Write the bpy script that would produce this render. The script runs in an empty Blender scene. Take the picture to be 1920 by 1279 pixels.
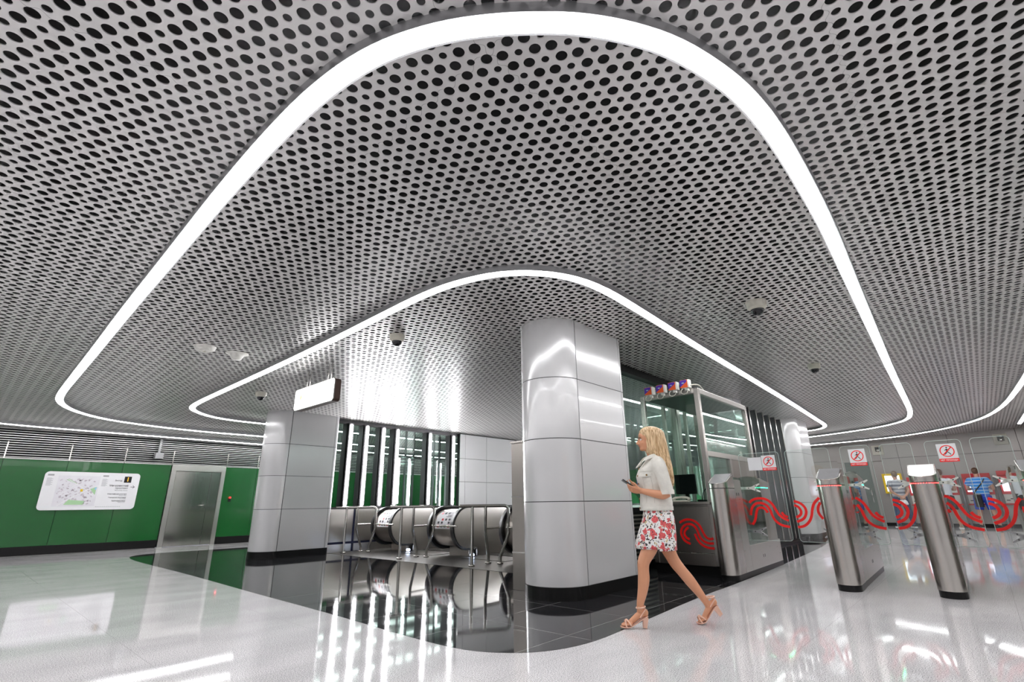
import bpy, bmesh, math, random
from mathutils import Vector, Matrix
from math import sin, cos, pi, radians, sqrt
random.seed(7)
S = bpy.context.scene
C = S.collection

# ------------------------------------------------------------------ camera
TH, PITCH, ROLL = radians(47.9), radians(18.35), radians(0.8)
fw0 = Vector((sin(TH), cos(TH), 0)); rt0 = Vector((cos(TH), -sin(TH), 0)); zz = Vector((0, 0, 1))
fwd = fw0*cos(PITCH) + zz*sin(PITCH)
up0 = -fw0*sin(PITCH) + zz*cos(PITCH)
rt = rt0*cos(ROLL) - up0*sin(ROLL)
upv = rt0*sin(ROLL) + up0*cos(ROLL)
cam = bpy.data.cameras.new('camera'); co = bpy.data.objects.new('camera', cam); C.objects.link(co)
M = Matrix.Identity(4)
for i in range(3):
    M[i][0] = rt[i]; M[i][1] = upv[i]; M[i][2] = -fwd[i]
M[2][3] = 1.0
co.matrix_world = M
cam.sensor_width = 36; cam.lens = 925/1920*36; cam.clip_start = 0.05; cam.clip_end = 200
S.camera = co
# ------------------------------------------------------------------ world and exposure
w = bpy.data.worlds.new('world'); S.world = w; w.use_nodes = True
w.node_tree.nodes['Background'].inputs[0].default_value = (0.9, 0.93, 1.0, 1)
w.node_tree.nodes['Background'].inputs[1].default_value = 0.35
S.view_settings.view_transform = 'Standard'; S.view_settings.look = 'None'
S.view_settings.gamma = 1; S.view_settings.use_curve_mapping = False
S.view_settings.exposure = 1.12
STRIP = 10.0      # radiance of the ceiling light strips
TUBE = 30.0      # radiance of the vertical tubes

def cz(v):       # underside of the perforated ceiling, it falls slightly towards the green wall
    return 3.35 - 0.0235*v

# ------------------------------------------------------------------ materials
def newmat(name):
    m = bpy.data.materials.new(name); m.use_nodes = True
    nt = m.node_tree; b = nt.nodes['Principled BSDF']
    return m, nt, b
def N(nt, t, **kw):
    n = nt.nodes.new(t)
    for k, v in kw.items(): setattr(n, k, v)
    return n
def L(nt, a, b): nt.links.new(a, b)
def mth(nt, op, a, b=None, c=None):
    n = nt.nodes.new('ShaderNodeMath'); n.operation = op
    for i, x in enumerate((a, b, c)):
        if x is None: continue
        if isinstance(x, (int, float)): n.inputs[i].default_value = x
        else: nt.links.new(x, n.inputs[i])
    return n.outputs[0]
def plain(name, col, rough=0.5, metal=0.0, noise=0.06, scale=8.0, coat=0.0, bump=0.0, spec=0.5):
    m, nt, b = newmat(name)
    tc = N(nt, 'ShaderNodeTexCoord'); nz = N(nt, 'ShaderNodeTexNoise'); nz.inputs['Scale'].default_value = scale
    L(nt, tc.outputs['Object'], nz.inputs['Vector'])
    mr = N(nt, 'ShaderNodeMapRange'); mr.inputs['To Min'].default_value = 1-noise; mr.inputs['To Max'].default_value = 1+noise
    L(nt, nz.outputs['Fac'], mr.inputs['Value'])
    mx = N(nt, 'ShaderNodeVectorMath', operation='SCALE'); mx.inputs[0].default_value = col[:3]
    L(nt, mr.outputs['Result'], mx.inputs['Scale']); L(nt, mx.outputs[0], b.inputs['Base Color'])
    b.inputs['Roughness'].default_value = rough; b.inputs['Metallic'].default_value = metal
    b.inputs['Coat Weight'].default_value = coat; b.inputs['Specular IOR Level'].default_value = spec
    if bump:
        bp = N(nt, 'ShaderNodeBump'); bp.inputs['Strength'].default_value = bump; bp.inputs['Distance'].default_value = 0.01
        L(nt, nz.outputs['Fac'], bp.inputs['Height']); L(nt, bp.outputs[0], b.inputs['Normal'])
    return m
def emis(name, col, st):
    m, nt, b = newmat(name)
    b.inputs['Base Color'].default_value = (*col, 1); b.inputs['Emission Color'].default_value = (*col, 1)
    b.inputs['Emission Strength'].default_value = st
    return m
def steel(name, col=(0.60, 0.565, 0.53), rough=0.25, stretch=(60, 60, 1.2), metal=1.0):
    m, nt, b = newmat(name)
    tc = N(nt, 'ShaderNodeTexCoord'); mp = N(nt, 'ShaderNodeMapping'); mp.inputs['Scale'].default_value = stretch
    nz = N(nt, 'ShaderNodeTexNoise'); nz.inputs['Scale'].default_value = 4; nz.inputs['Detail'].default_value = 4
    L(nt, tc.outputs['Object'], mp.inputs[0]); L(nt, mp.outputs[0], nz.inputs['Vector'])
    mr = N(nt, 'ShaderNodeMapRange'); mr.inputs['To Min'].default_value = rough-0.02; mr.inputs['To Max'].default_value = rough+0.03
    L(nt, nz.outputs['Fac'], mr.inputs['Value']); L(nt, mr.outputs[0], b.inputs['Roughness'])
    mr2 = N(nt, 'ShaderNodeMapRange'); mr2.inputs['To Min'].default_value = 0.97; mr2.inputs['To Max'].default_value = 1.03
    L(nt, nz.outputs['Fac'], mr2.inputs['Value'])
    mx = N(nt, 'ShaderNodeVectorMath', operation='SCALE'); mx.inputs[0].default_value = col
    L(nt, mr2.outputs[0], mx.inputs['Scale']); L(nt, mx.outputs[0], b.inputs['Base Color'])
    b.inputs['Metallic'].default_value = metal
    b.inputs['Anisotropic'].default_value = 0.4
    return m
def glassmat(name, tint=(0.82, 0.93, 0.89), refl=0.9, dirt=0.0):
    m, nt, b = newmat(name); nt.nodes.remove(b)
    out = nt.nodes['Material Output']
    tr = N(nt, 'ShaderNodeBsdfTransparent'); tr.inputs[0].default_value = (*tint, 1)
    gl = N(nt, 'ShaderNodeBsdfGlossy'); gl.inputs[0].default_value = (refl, refl, refl, 1); gl.inputs['Roughness'].default_value = 0.01
    fr = N(nt, 'ShaderNodeFresnel'); gm = N(nt, 'ShaderNodeNewGeometry')
    L(nt, mth(nt, 'SUBTRACT', 1.5, mth(nt, 'MULTIPLY', gm.outputs['Backfacing'], 1.5-1/1.5)), fr.inputs[0])   # same reflectance from both faces of a thin pane
    nz = N(nt, 'ShaderNodeTexNoise'); nz.inputs['Scale'].default_value = 0.9
    tc = N(nt, 'ShaderNodeTexCoord'); L(nt, tc.outputs['Object'], nz.inputs['Vector'])
    f = mth(nt, 'ADD', fr.outputs[0], mth(nt, 'MULTIPLY', nz.outputs['Fac'], 0.03+dirt))
    mx = N(nt, 'ShaderNodeMixShader'); L(nt, f, mx.inputs[0]); L(nt, tr.outputs[0], mx.inputs[1]); L(nt, gl.outputs[0], mx.inputs[2])
    L(nt, mx.outputs[0], out.inputs[0])
    return m

# perforated ceiling: triangular lattice of holes, every third one small, wavy panel joints between the rows
def perforated():
    m, nt, b = newmat('perforated_metal')
    s = 0.0895; r3 = sqrt(3)
    tc = N(nt, 'ShaderNodeTexCoord'); sx = N(nt, 'ShaderNodeSeparateXYZ'); L(nt, tc.outputs['Object'], sx.inputs[0])
    X = mth(nt, 'SUBTRACT', sx.outputs[0], 1.418); Y = mth(nt, 'SUBTRACT', sx.outputs[1], 1.403)
    def wd(x, per):   # distance to nearest multiple of per
        return mth(nt, 'WRAP', x, per/2, -per/2)
    def rect(ax, ay, px, py, ox, oy):
        a = wd(mth(nt, 'SUBTRACT', ax, ox), px); c = wd(mth(nt, 'SUBTRACT', ay, oy), py)
        return mth(nt, 'SQRT', mth(nt, 'ADD', mth(nt, 'MULTIPLY', a, a), mth(nt, 'MULTIPLY', c, c)))
    dall = mth(nt, 'MINIMUM', rect(X, Y, s, s*r3, 0, 0), rect(X, Y, s, s*r3, s/2, s*r3/2))
    t = s*r3          # sublattice of the small holes, turned by 30 degrees
    dsm = mth(nt, 'MINIMUM', rect(X, Y, t*r3, t, 0, 0), rect(X, Y, t*r3, t, t*r3/2, t/2))
    small = mth(nt, 'LESS_THAN', dsm, s*0.45)
    R = mth(nt, 'SUBTRACT', 0.362*s, mth(nt, 'MULTIPLY', small, 0.115*s))
    hole = mth(nt, 'LESS_THAN', dall, R)
    # joints
    per = s*r3*9
    j1 = mth(nt, 'ABSOLUTE', wd(mth(nt, 'SUBTRACT', mth(nt, 'SUBTRACT', Y, s*r3/4), mth(nt, 'MULTIPLY', mth(nt, 'SINE', mth(nt, 'MULTIPLY', X, 2*pi/s)), s*0.14)), per))
    per2 = s*27
    j2 = mth(nt, 'ABSOLUTE', wd(mth(nt, 'SUBTRACT', mth(nt, 'SUBTRACT', X, s*0.25), mth(nt, 'MULTIPLY', mth(nt, 'SINE', mth(nt, 'MULTIPLY', Y, 2*pi/(s*r3))), s*0.25)), per2))
    jn = mth(nt, 'LESS_THAN', mth(nt, 'MINIMUM', j1, j2), 0.0011)
    nz = N(nt, 'ShaderNodeTexNoise'); nz.inputs['Scale'].default_value = 1.3; L(nt, tc.outputs['Object'], nz.inputs['Vector'])
    mr = N(nt, 'ShaderNodeMapRange'); mr.inputs['To Min'].default_value = 0.93; mr.inputs['To Max'].default_value = 1.07; L(nt, nz.outputs['Fac'], mr.inputs['Value'])
    fac = mth(nt, 'MULTIPLY', mr.outputs[0], mth(nt, 'SUBTRACT', 1.0, mth(nt, 'MULTIPLY', jn, 0.7)))
    mx = N(nt, 'ShaderNodeVectorMath', operation='SCALE'); mx.inputs[0].default_value = (0.72, 0.705, 0.695); L(nt, fac, mx.inputs['Scale'])
    L(nt, mx.outputs[0], b.inputs['Base Color'])
    b.inputs['Metallic'].default_value = 0.25; b.inputs['Roughness'].default_value = 0.32
    tr = N(nt, 'ShaderNodeBsdfTransparent'); ms = N(nt, 'ShaderNodeMixShader')
    L(nt, hole, ms.inputs[0]); L(nt, b.outputs[0], ms.inputs[1]); L(nt, tr.outputs[0], ms.inputs[2])
    L(nt, ms.outputs[0], nt.nodes['Material Output'].inputs[0])
    return m

def granite(name, c1, c2, rough, tile, jcol, jw, scale=220, spec=0.5, cloud=0.12, veins=False):
    m, nt, b = newmat(name)
    tc = N(nt, 'ShaderNodeTexCoord')
    n1 = N(nt, 'ShaderNodeTexNoise'); n1.inputs['Scale'].default_value = scale; n1.inputs['Detail'].default_value = 3
    L(nt, tc.outputs['Object'], n1.inputs['Vector'])
    cr = N(nt, 'ShaderNodeValToRGB'); cr.color_ramp.elements[0].position = 0.36; cr.color_ramp.elements[1].position = 0.56
    cr.color_ramp.elements[0].color = (*c1, 1); cr.color_ramp.elements[1].color = (*c2, 1); L(nt, n1.outputs['Fac'], cr.inputs[0])
    n2 = N(nt, 'ShaderNodeTexNoise'); n2.inputs['Scale'].default_value = 1.1; n2.inputs['Detail'].default_value = 5
    mp = N(nt, 'ShaderNodeMapping'); mp.inputs['Scale'].default_value = (1, 2.2, 1); mp.inputs['Rotation'].default_value = (0, 0, 0.7)
    L(nt, tc.outputs['Object'], mp.inputs[0]); L(nt, mp.outputs[0], n2.inputs['Vector'])
    mr = N(nt, 'ShaderNodeMapRange'); mr.inputs['From Min'].default_value = 0.3; mr.inputs['From Max'].default_value = 0.7
    mr.inputs['To Min'].default_value = 1-cloud; mr.inputs['To Max'].default_value = 1+cloud*0.6; L(nt, n2.outputs['Fac'], mr.inputs['Value'])
    sc = N(nt, 'ShaderNodeVectorMath', operation='SCALE'); L(nt, cr.outputs[0], sc.inputs[0]); L(nt, mr.outputs[0], sc.inputs['Scale'])
    sx = N(nt, 'ShaderNodeSeparateXYZ'); L(nt, tc.outputs['Object'], sx.inputs[0])
    a = mth(nt, 'ABSOLUTE', mth(nt, 'WRAP', sx.outputs[0], tile/2, -tile/2)); c = mth(nt, 'ABSOLUTE', mth(nt, 'WRAP', sx.outputs[1], tile/2, -tile/2))
    jn = mth(nt, 'LESS_THAN', mth(nt, 'MINIMUM', a, c), jw)
    mix = N(nt, 'ShaderNodeMix', data_type='RGBA'); L(nt, jn, mix.inputs[0]); L(nt, sc.outputs[0], mix.inputs[6]); mix.inputs[7].default_value = (*jcol, 1)
    L(nt, mix.outputs[2], b.inputs['Base Color'])
    # streaky polish marks
    n3 = N(nt, 'ShaderNodeTexNoise'); n3.inputs['Scale'].default_value = 2.5; n3.inputs['Detail'].default_value = 6
    L(nt, mp.outputs[0], n3.inputs['Vector'])
    m3 = N(nt, 'ShaderNodeMapRange'); m3.inputs['From Min'].default_value = 0.35; m3.inputs['From Max'].default_value = 0.7
    m3.inputs['To Min'].default_value = rough; m3.inputs['To Max'].default_value = rough+0.03; L(nt, n3.outputs['Fac'], m3.inputs['Value'])
    L(nt, m3.outputs[0], b.inputs['Roughness']); b.inputs['Specular IOR Level'].default_value = spec
    return m

M_CEIL = perforated()
M_DARK = plain('dark_void', (0.012, 0.012, 0.013), 0.9)
M_FLOOR = granite('light_granite', (0.27, 0.262, 0.27), (0.84, 0.825, 0.835), 0.04, 1.2, (0.50, 0.49, 0.49), 0.0022, scale=150, spec=0.55)
M_FDARK = granite('black_granite', (0.010, 0.010, 0.011), (0.022, 0.022, 0.025), 0.035, 0.9, (0.30, 0.30, 0.30), 0.003, scale=160, spec=0.5, cloud=0.3)
M_LANDING = plain('escalator_landing', (0.10, 0.095, 0.09), 0.4, 0.6, 0.2, 14)
M_GREEN = plain('green_enamel_panel', (0.009, 0.108, 0.022), 0.2, 0.0, 0.10, 1.5, coat=0.3)
M_JOINT = plain('dark_joint', (0.03, 0.03, 0.03), 0.7)
M_BLACK = plain('black_granite_plinth', (0.008, 0.008, 0.008), 0.3, spec=.25)
M_LOUV = steel('louvre_steel', (0.72, 0.70, 0.69), 0.3, (1.5, 1.5, 60))
M_CLAD = plain('silver_grey_cladding', (0.66, 0.66, 0.665), 0.18, 0.20, 0.03, 1.2, coat=0.35, bump=0.35)
M_CLADW = plain('white_grey_cladding', (0.82, 0.82, 0.83), 0.35, 0.0, 0.03, 1.2)
M_STEEL = steel('brushed_steel')
M_STEELD = steel('brushed_steel_warm', (0.50, 0.465, 0.43), 0.30)
M_STEELH = steel('brushed_steel_across', (0.62, 0.60, 0.57), 0.28, (1.2, 1.2, 22))
M_POL = plain('polished_steel_tube', (0.62, 0.60, 0.57), 0.16, 1.0, 0.03)
M_ALU = plain('grey_aluminium', (0.42, 0.42, 0.43), 0.38, 0.6)
M_DPOST = plain('dark_grey_metal', (0.10, 0.095, 0.10), 0.35, 0.5)
M_RUB = plain('black_rubber', (0.012, 0.012, 0.013), 0.4)
M_WHITE = plain('white_plastic', (0.78, 0.77, 0.72), 0.4)
M_CREAM = plain('cream_plastic', (0.60, 0.58, 0.50), 0.45)
M_BLKP = plain('black_plastic', (0.012, 0.012, 0.014), 0.22)
M_GLASS = glassmat('clear_glass', (0.965, 0.985, 0.975))
M_GLASSG = glassmat('green_tinted_glass', (0.76, 0.87, 0.83), 0.95, 0.05)
M_GLASSB = glassmat('booth_glass', (0.80, 0.88, 0.85), 0.9, 0.04)
M_GEDGE = plain('glass_edge', (0.62, 0.72, 0.68), 0.3)
M_STRIP = emis('strip_diffuser', (1.0, 0.99, 1.0), STRIP)
M_TUBE = emis('tube_diffuser', (0.98, 0.97, 1.0), TUBE)
M_LBOX = emis('lightbox_face', (1.0, 1.0, 1.0), 3.2)
M_REDL = emis('red_led', (1.0, 0.03, 0.03), 6)
M_GRNL = emis('green_led', (0.02, 1.0, 0.42), 7)
M_BLUEL = emis('comb_lamp_lens', (0.62, 0.74, 1.0), 14)
M_RED = plain('red_film', (0.95, 0.006, 0.004), 0.45)
M_REDP = plain('red_painted_metal', (0.62, 0.015, 0.02), 0.35)
M_REDD = plain('dark_red_metal', (0.38, 0.02, 0.02), 0.35)
M_YEL = plain('yellow_plastic', (0.80, 0.55, 0.01), 0.4)
M_PAPER = plain('white_print', (0.82, 0.82, 0.84), 0.5, 0, 0.01)
M_TXT = plain('dark_print', (0.05, 0.05, 0.06), 0.6)
M_TXTG = plain('grey_print', (0.38, 0.38, 0.40), 0.6)
M_RWALL = plain('grey_metal_wall_panel', (0.36, 0.34, 0.325), 0.34, 0.45, 0.08, 1.6)

# ------------------------------------------------------------------ mesh helpers
class MB:
    def __init__(s): s.v = []; s.f = []; s.m = []; s.sm = []
    def add(s, v, f, mi=0, smooth=False):
        o = len(s.v); s.v += [tuple(p) for p in v]
        for q in f: s.f.append([i+o for i in q]); s.m.append(mi); s.sm.append(smooth)
        return s
    def box(s, x0, x1, y0, y1, z0, z1, mi=0):
        v = [(x, y, z) for z in (z0, z1) for y in (y0, y1) for x in (x0, x1)]
        return s.add(v, [(0, 2, 3, 1), (4, 5, 7, 6), (0, 1, 5, 4), (2, 6, 7, 3), (0, 4, 6, 2), (1, 3, 7, 5)], mi)
    def obox(s, c, dx, dy, dz, hx, hy, hz, mi=0):   # oriented box, half sizes
        c = Vector(c); dx, dy, dz = Vector(dx).normalized(), Vector(dy).normalized(), Vector(dz).normalized()
        v = [c+dx*hx*a+dy*hy*b+dz*hz*d for d in (-1, 1) for b in (-1, 1) for a in (-1, 1)]
        return s.add(v, [(0, 2, 3, 1), (4, 5, 7, 6), (0, 1, 5, 4), (2, 6, 7, 3), (0, 4, 6, 2), (1, 3, 7, 5)], mi)
    def prism(s, pts, z0, z1, mi=0, smooth=False):     # z0,z1 numbers or functions of (x,y)
        n = len(pts); f0 = z0 if callable(z0) else (lambda x, y: z0); f1 = z1 if callable(z1) else (lambda x, y: z1)
        v = [(x, y, f0(x, y)) for x, y in pts]+[(x, y, f1(x, y)) for x, y in pts]
        s.add(v, [(i, (i+1) % n, n+(i+1) % n, n+i) for i in range(n)], mi, smooth)
        s.add(v, [tuple(range(n-1, -1, -1)), tuple(range(n, 2*n))], mi)
        return s
    def tube(s, path, r, n=10, mi=0, cap=True, ry=None):
        P = [Vector(p) for p in path]; rings = []; k = len(P)
        rr = r if isinstance(r, (list, tuple)) else [r]*k
        t0 = (P[1]-P[0]).normalized(); a = t0.orthogonal().normalized()
        for i in range(k):
            t = ((P[min(i+1, k-1)]-P[i]).normalized() + (P[i]-P[max(i-1, 0)]).normalized())
            t = t.normalized() if t.length > 1e-6 else t0
            a = (a - t*a.dot(t)).normalized(); b = t.cross(a)
            rings.append([P[i] + (a*cos(2*pi*j/n)+b*sin(2*pi*j/n))*rr[i] for j in range(n)])
        v = [p for g in rings for p in g]
        s.add(v, [(i*n+j, i*n+(j+1) % n, (i+1)*n+(j+1) % n, (i+1)*n+j) for i in range(k-1) for j in range(n)], mi, True)
        if cap: s.add(v, [tuple(range(n-1, -1, -1)), tuple((k-1)*n+j for j in range(n))], mi)
        return s
    def lathe(s, prof, c=(0, 0, 0), n=24, mi=0):        # prof (r,z)
        k = len(prof); v = [(c[0]+r*cos(2*pi*j/n), c[1]+r*sin(2*pi*j/n), c[2]+z) for r, z in prof for j in range(n)]
        return s.add(v, [(i*n+j, i*n+(j+1) % n, (i+1)*n+(j+1) % n, (i+1)*n+j) for i in range(k-1) for j in range(n)], mi, True)
    def ell(s, c, rx, ry, rz, n=14, mi=0, rot=None):
        R = rot or Matrix.Identity(3); v = []; f = []
        for i in range(n+1):
            th = pi*i/n
            for j in range(n):
                ph = 2*pi*j/n
                v.append(Vector(c)+R @ Vector((rx*sin(th)*cos(ph), ry*sin(th)*sin(ph), rz*cos(th))))
        for i in range(n):
            for j in range(n): f.append((i*n+j, (i+1)*n+j, (i+1)*n+(j+1) % n, i*n+(j+1) % n))
        return s.add(v, f, mi, True)
    def loft(s, rings, mi=0, cap=True, smooth=True, close=True):
        n = len(rings[0]); v = [p for g in rings for p in g]; k = len(rings)
        rng = range(n) if close else range(n-1)
        s.add(v, [(i*n+j, i*n+(j+1) % n, (i+1)*n+(j+1) % n, (i+1)*n+j) for i in range(k-1) for j in rng], mi, smooth)
        if cap: s.add(v, [tuple(range(n-1, -1, -1)), tuple((k-1)*n+j for j in range(n))], mi, False)
        return s
    def build(s, name, mat, parent=None, bevel=0, local=False, **kw):
        me = bpy.data.meshes.new(name)
        off = Vector(parent_world(parent)) if (parent is not None and not local) else Vector((0, 0, 0))
        me.from_pydata([tuple(Vector(p)-off) for p in s.v], [], s.f)
        mats = mat if isinstance(mat, (list, tuple)) else [mat]
        for m in mats: me.materials.append(m)
        me.polygons.foreach_set('material_index', s.m); me.polygons.foreach_set('use_smooth', s.sm)
        me.update()
        bm = bmesh.new(); bm.from_mesh(me); bmesh.ops.recalc_face_normals(bm, faces=bm.faces)
        if kw.pop('weld', False): bmesh.ops.remove_doubles(bm, verts=bm.verts, dist=1e-5)
        bm.to_mesh(me); bm.free()
        o = bpy.data.objects.new(name, me); C.objects.link(o)
        if parent is not None: o.parent = parent
        if bevel:
            md = o.modifiers.new('bevel', 'BEVEL'); md.width = bevel; md.segments = 2; md.limit_method = 'ANGLE'; md.angle_limit = radians(40)
        for k, v in kw.items(): o[k] = v
        return o
def parent_world(p):
    x = Vector((0, 0, 0))
    while p is not None: x += p.location; p = p.parent
    return x
def thing(name, label, cat, loc=(0, 0, 0), group=None, rz=0):
    o = bpy.data.objects.new(name, None); C.objects.link(o); o.location = loc; o.rotation_euler = (0, 0, rz)
    o.empty_display_size = 0.1
    o['label'] = label; o['category'] = cat
    if group: o['group'] = group
    return o
def tag(o, label, cat, group=None):
    o['label'] = label; o['category'] = cat
    if group: o['group'] = group
    return o
def struct(o): o['kind'] = 'structure'; return o
def text(name, body, size, mat, parent, origin, xdir, ydir, align='LEFT', local=False, depth=0.0008, bold=0.0):
    cu = bpy.data.curves.new(name, 'FONT'); cu.body = body; cu.size = size; cu.align_x = align; cu.align_y = 'CENTER'; cu.extrude = depth; cu.offset = bold; cu.resolution_u = 3
    t = bpy.data.objects.new(name+'_tmp', cu); C.objects.link(t)
    dg = bpy.context.evaluated_depsgraph_get(); me = bpy.data.meshes.new_from_object(t.evaluated_get(dg))
    bpy.data.objects.remove(t); bpy.data.curves.remove(cu)
    x = Vector(xdir).normalized(); y = Vector(ydir).normalized(); z = x.cross(y)
    off = Vector((0, 0, 0)) if local else (parent_world(parent) if parent else Vector((0, 0, 0)))
    for v in me.vertices: v.co = Vector(origin) - off + x*v.co.x + y*v.co.y + z*v.co.z
    me.materials.clear(); me.materials.append(mat)
    o = bpy.data.objects.new(name, me); C.objects.link(o); o.parent = parent
    return o
def smooth_curve(P, it=2, closed=False):
    for _ in range(it):
        Q = []
        n = len(P)
        rng = n if closed else n-1
        if not closed: Q.append(P[0])
        for i in range(rng):
            a, b = P[i], P[(i+1) % n]
            Q.append(tuple(a[k]*.75+b[k]*.25 for k in range(len(a)))); Q.append(tuple(a[k]*.25+b[k]*.75 for k in range(len(a))))
        if not closed: Q.append(P[-1])
        P = Q
    return P
def ribbon(mb, pts, wdt, axes, thick=0.0012, mi=0):      # flat band along a 2D line, in the plane axes=(origin, ex, ey, normal)
    o, ex, ey, nn = [Vector(a) for a in axes]; n = len(pts); r = []
    for i, p in enumerate(pts):
        a = Vector(pts[max(i-1, 0)]); b = Vector(pts[min(i+1, n-1)]); t = (b-a); t = Vector((t[0], t[1])).normalized(); q = Vector((-t[1], t[0]))*wdt/2
        l = (p[0]+q[0], p[1]+q[1]); m = (p[0]-q[0], p[1]-q[1])
        W = lambda c, h: o+ex*c[0]+ey*c[1]+nn*h
        r.append([W(l, -thick), W(m, -thick), W(m, thick), W(l, thick)])
    mb.loft(r, mi, smooth=False)
def strips_loft(mb, path, prof, mi=0, closed=False):
    # sweep profile (offset outward, dz) along 2D path; z given by cz
    n = len(path); rings = []
    for i, p in enumerate(path):
        a = path[(i-1) % n] if closed or i else path[0]; b = path[(i+1) % n] if closed or i < n-1 else path[-1]
        t = Vector((b[0]-a[0], b[1]-a[1])).normalized(); q = Vector((t[1], -t[0]))
        rings.append([(p[0]+q[0]*o, p[1]+q[1]*o, cz(p[1]+q[1]*o)+dz) for o, dz in prof])
    if closed: rings.append(rings[0])
    mb.loft(rings, mi, cap=not closed, smooth=False)

# ------------------------------------------------------------------ setting: floors, ceiling, walls
def quad(name, pts, mat, **kw):
    o = MB().add(pts, [tuple(range(len(pts)))]).build(name, mat, **kw); return o
U0, U1, V0, V1 = -7.0, 25.6, -6.5, 17.2
fl = MB().box(U0, U1, V0, V1, -0.2, 0.0).build('floor', M_FLOOR); struct(fl)
dark = [(2.93, 14.0), (2.94, 10.0), (2.86, 7.17), (2.83, 4.9), (2.77, 3.7), (2.78, 3.07), (2.91, 2.76), (3.16, 2.53), (3.55, 2.43), (4.07, 2.455), (6.0, 2.58), (7.05, 2.58), (9.46, 2.68), (14.56, 3.0),
        (15.6, 3.3), (18.2, 3.4), (19.0, 4.2), (19.0, 13.5), (18.2, 15.0), (5.7, 15.0), (4.0, 15.05), (3.3, 14.9)]
fd = MB().prism(smooth_curve(dark, 2, True), -0.01, 0.0015).build('floor', M_FDARK); struct(fd)
ld = MB().box(6.15, 17.5, 4.5, 11.4, -0.01, 0.004).build('floor', M_LANDING); struct(ld)
cp = [(U0, V0), (U1, V0), (U1, V1), (U0, V1)]
cl = MB().add([(x, y, cz(y)) for x, y in cp], [(0, 1, 2, 3)]).build('ceiling', M_CEIL); struct(cl)
cl2 = MB().add([(x, y, cz(y)+0.006) for x, y in cp], [(0, 1, 2, 3)]).build('ceiling', M_CEIL); struct(cl2)
cl3 = MB().box(U0, U1, V0, V1+.2, 3.75, 3.85).build('ceiling', M_DARK); struct(cl3)

# green wall (plane v = 17.2) with louvres above
VW = 17.2
seams = [-4.0, -2.9, -1.7, -0.45, 0.75, 1.95, 3.11, 4.24, 5.70, 6.63, 7.8, 9.0, 10.2, 11.4, 12.6, 13.8, 15.0, 16.2, 17.4, 18.6, 19.8, 21.0, 22.2, 23.4, 25.5]
wb = MB().box(U0-.2, U1, VW+.12, VW+.3, 0, 3.8).build('wall_back', M_DARK); struct(wb)
mb = MB()
for a, b in zip([U0]+seams[:-1], seams):
    if abs(a-4.24) < .01: continue
    mb.box(a+.004, b-.004, VW, VW+.1, 0.20, 2.22)
wg = mb.build('wall_left', M_GREEN, bevel=0.003); struct(wg)
MB().box(U0, 4.24, VW+.02, VW+.11, 0.1, 2.25).box(5.7, U1, VW+.02, VW+.11, 0.1, 2.25).build('panel_joint', M_JOINT, wg)
pl = MB().box(U0, 4.22, VW-.015, VW+.1, 0, 0.20).box(5.72, U1, VW-.015, VW+.1, 0, .20).build('baseboard_left', M_BLACK, bevel=.003); struct(pl)
mb = MB()
for k in range(13):
    z = 2.262+k*0.0555; mb.box(U0, U1, VW-.012, VW+.02, z, z+.014)
mb.build('louvre_slats', M_LOUV, wg)
mb = MB()
for a in seams: mb.box(a-.012, a+.012, VW-.035, VW-.01, 2.22, 2.62)
mb.build('louvre_clips', M_POL, wg)
MB().box(U0, U1, VW-.02, VW+.06, 2.222, 2.245).build('louvre_rail', M_LOUV, wg)
# steel door in the green wall
d1 = thing('door_1', 'brushed steel single door in the green panelled wall', 'door', (4.97, VW, 0)); del d1['label']; del d1['category']; struct(d1)
MB().box(4.25, 4.37, VW-.05, VW+.08, 0, 2.24).box(5.58, 5.69, VW-.05, VW+.08, 0, 2.24).box(4.25, 5.69, VW-.051, VW+.08, 2.06, 2.24).build('door_frame', M_STEELH, d1, bevel=.004)
M_DOOR = steel('door_steel', (.62, .60, .57), .13, (3, 3, .3))
MB().box(4.38, 5.31, VW-.03, VW+.03, .02, 2.05).build('door_leaf', M_DOOR, d1, bevel=.003)
MB().box(5.318, 5.575, VW-.03, VW+.03, .02, 2.05).build('door_leaf', M_DOOR, d1, bevel=.003)
h = MB(); h.box(5.19, 5.25, VW-.04, VW-.03, .98, 1.2); h.tube([(5.22, VW-.035, 1.1), (5.22, VW-.085, 1.1), (5.12, VW-.085, 1.1)], .011); h.build('door_handle', M_POL, d1)
h = MB()
for z in (.35, 1.1, 1.8): h.tube([(4.385, VW-.045, z), (4.385, VW-.045, z+.1)], .012)
h.build('hinge', M_POL, d1)

# far right wall (plane u = 25.5)
UR = 25.5
wr = MB()
vs = [-6.5, -5.1, -3.9, -2.7, -1.36, 0.55, 2.17, 3.1, 4.15, 5.3, 6.7, 8.1, 9.5, 10.9, 12.3, 13.7, 15.1, 17.2]
for a, b in zip(vs[:-1], vs[1:]):
    for z0, z1 in ((.12, 2.58), (2.59, 3.45)):
        if a == 3.1 and z0 < 1: continue
        wr.box(UR, UR+.08, a+.005, b-.005, z0, z1)
wr = wr.build('wall_right', M_RWALL, bevel=.003); struct(wr)
MB().box(UR+.03, UR+.2, V0, V1, 0, 3.9).build('panel_joint', M_JOINT, wr)
bb = MB().box(UR-.01, UR+.05, V0, 3.1, 0, .12).box(UR-.01, UR+.05, 4.15, V1, 0, .12).build('baseboard_right', M_BLACK); struct(bb)
d2 = bpy.data.objects.new('door_2', None); C.objects.link(d2); d2.location = (UR, 3.62, 0); struct(d2)
MB().box(UR-.06, UR+.02, 3.1, 3.2, 0, 2.6).box(UR-.06, UR+.02, 4.06, 4.16, 0, 2.6).box(UR-.08, UR+.02, 2.75, 4.3, 2.5, 2.72).build('door_frame', M_RWALL, d2, bevel=.005)
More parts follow.
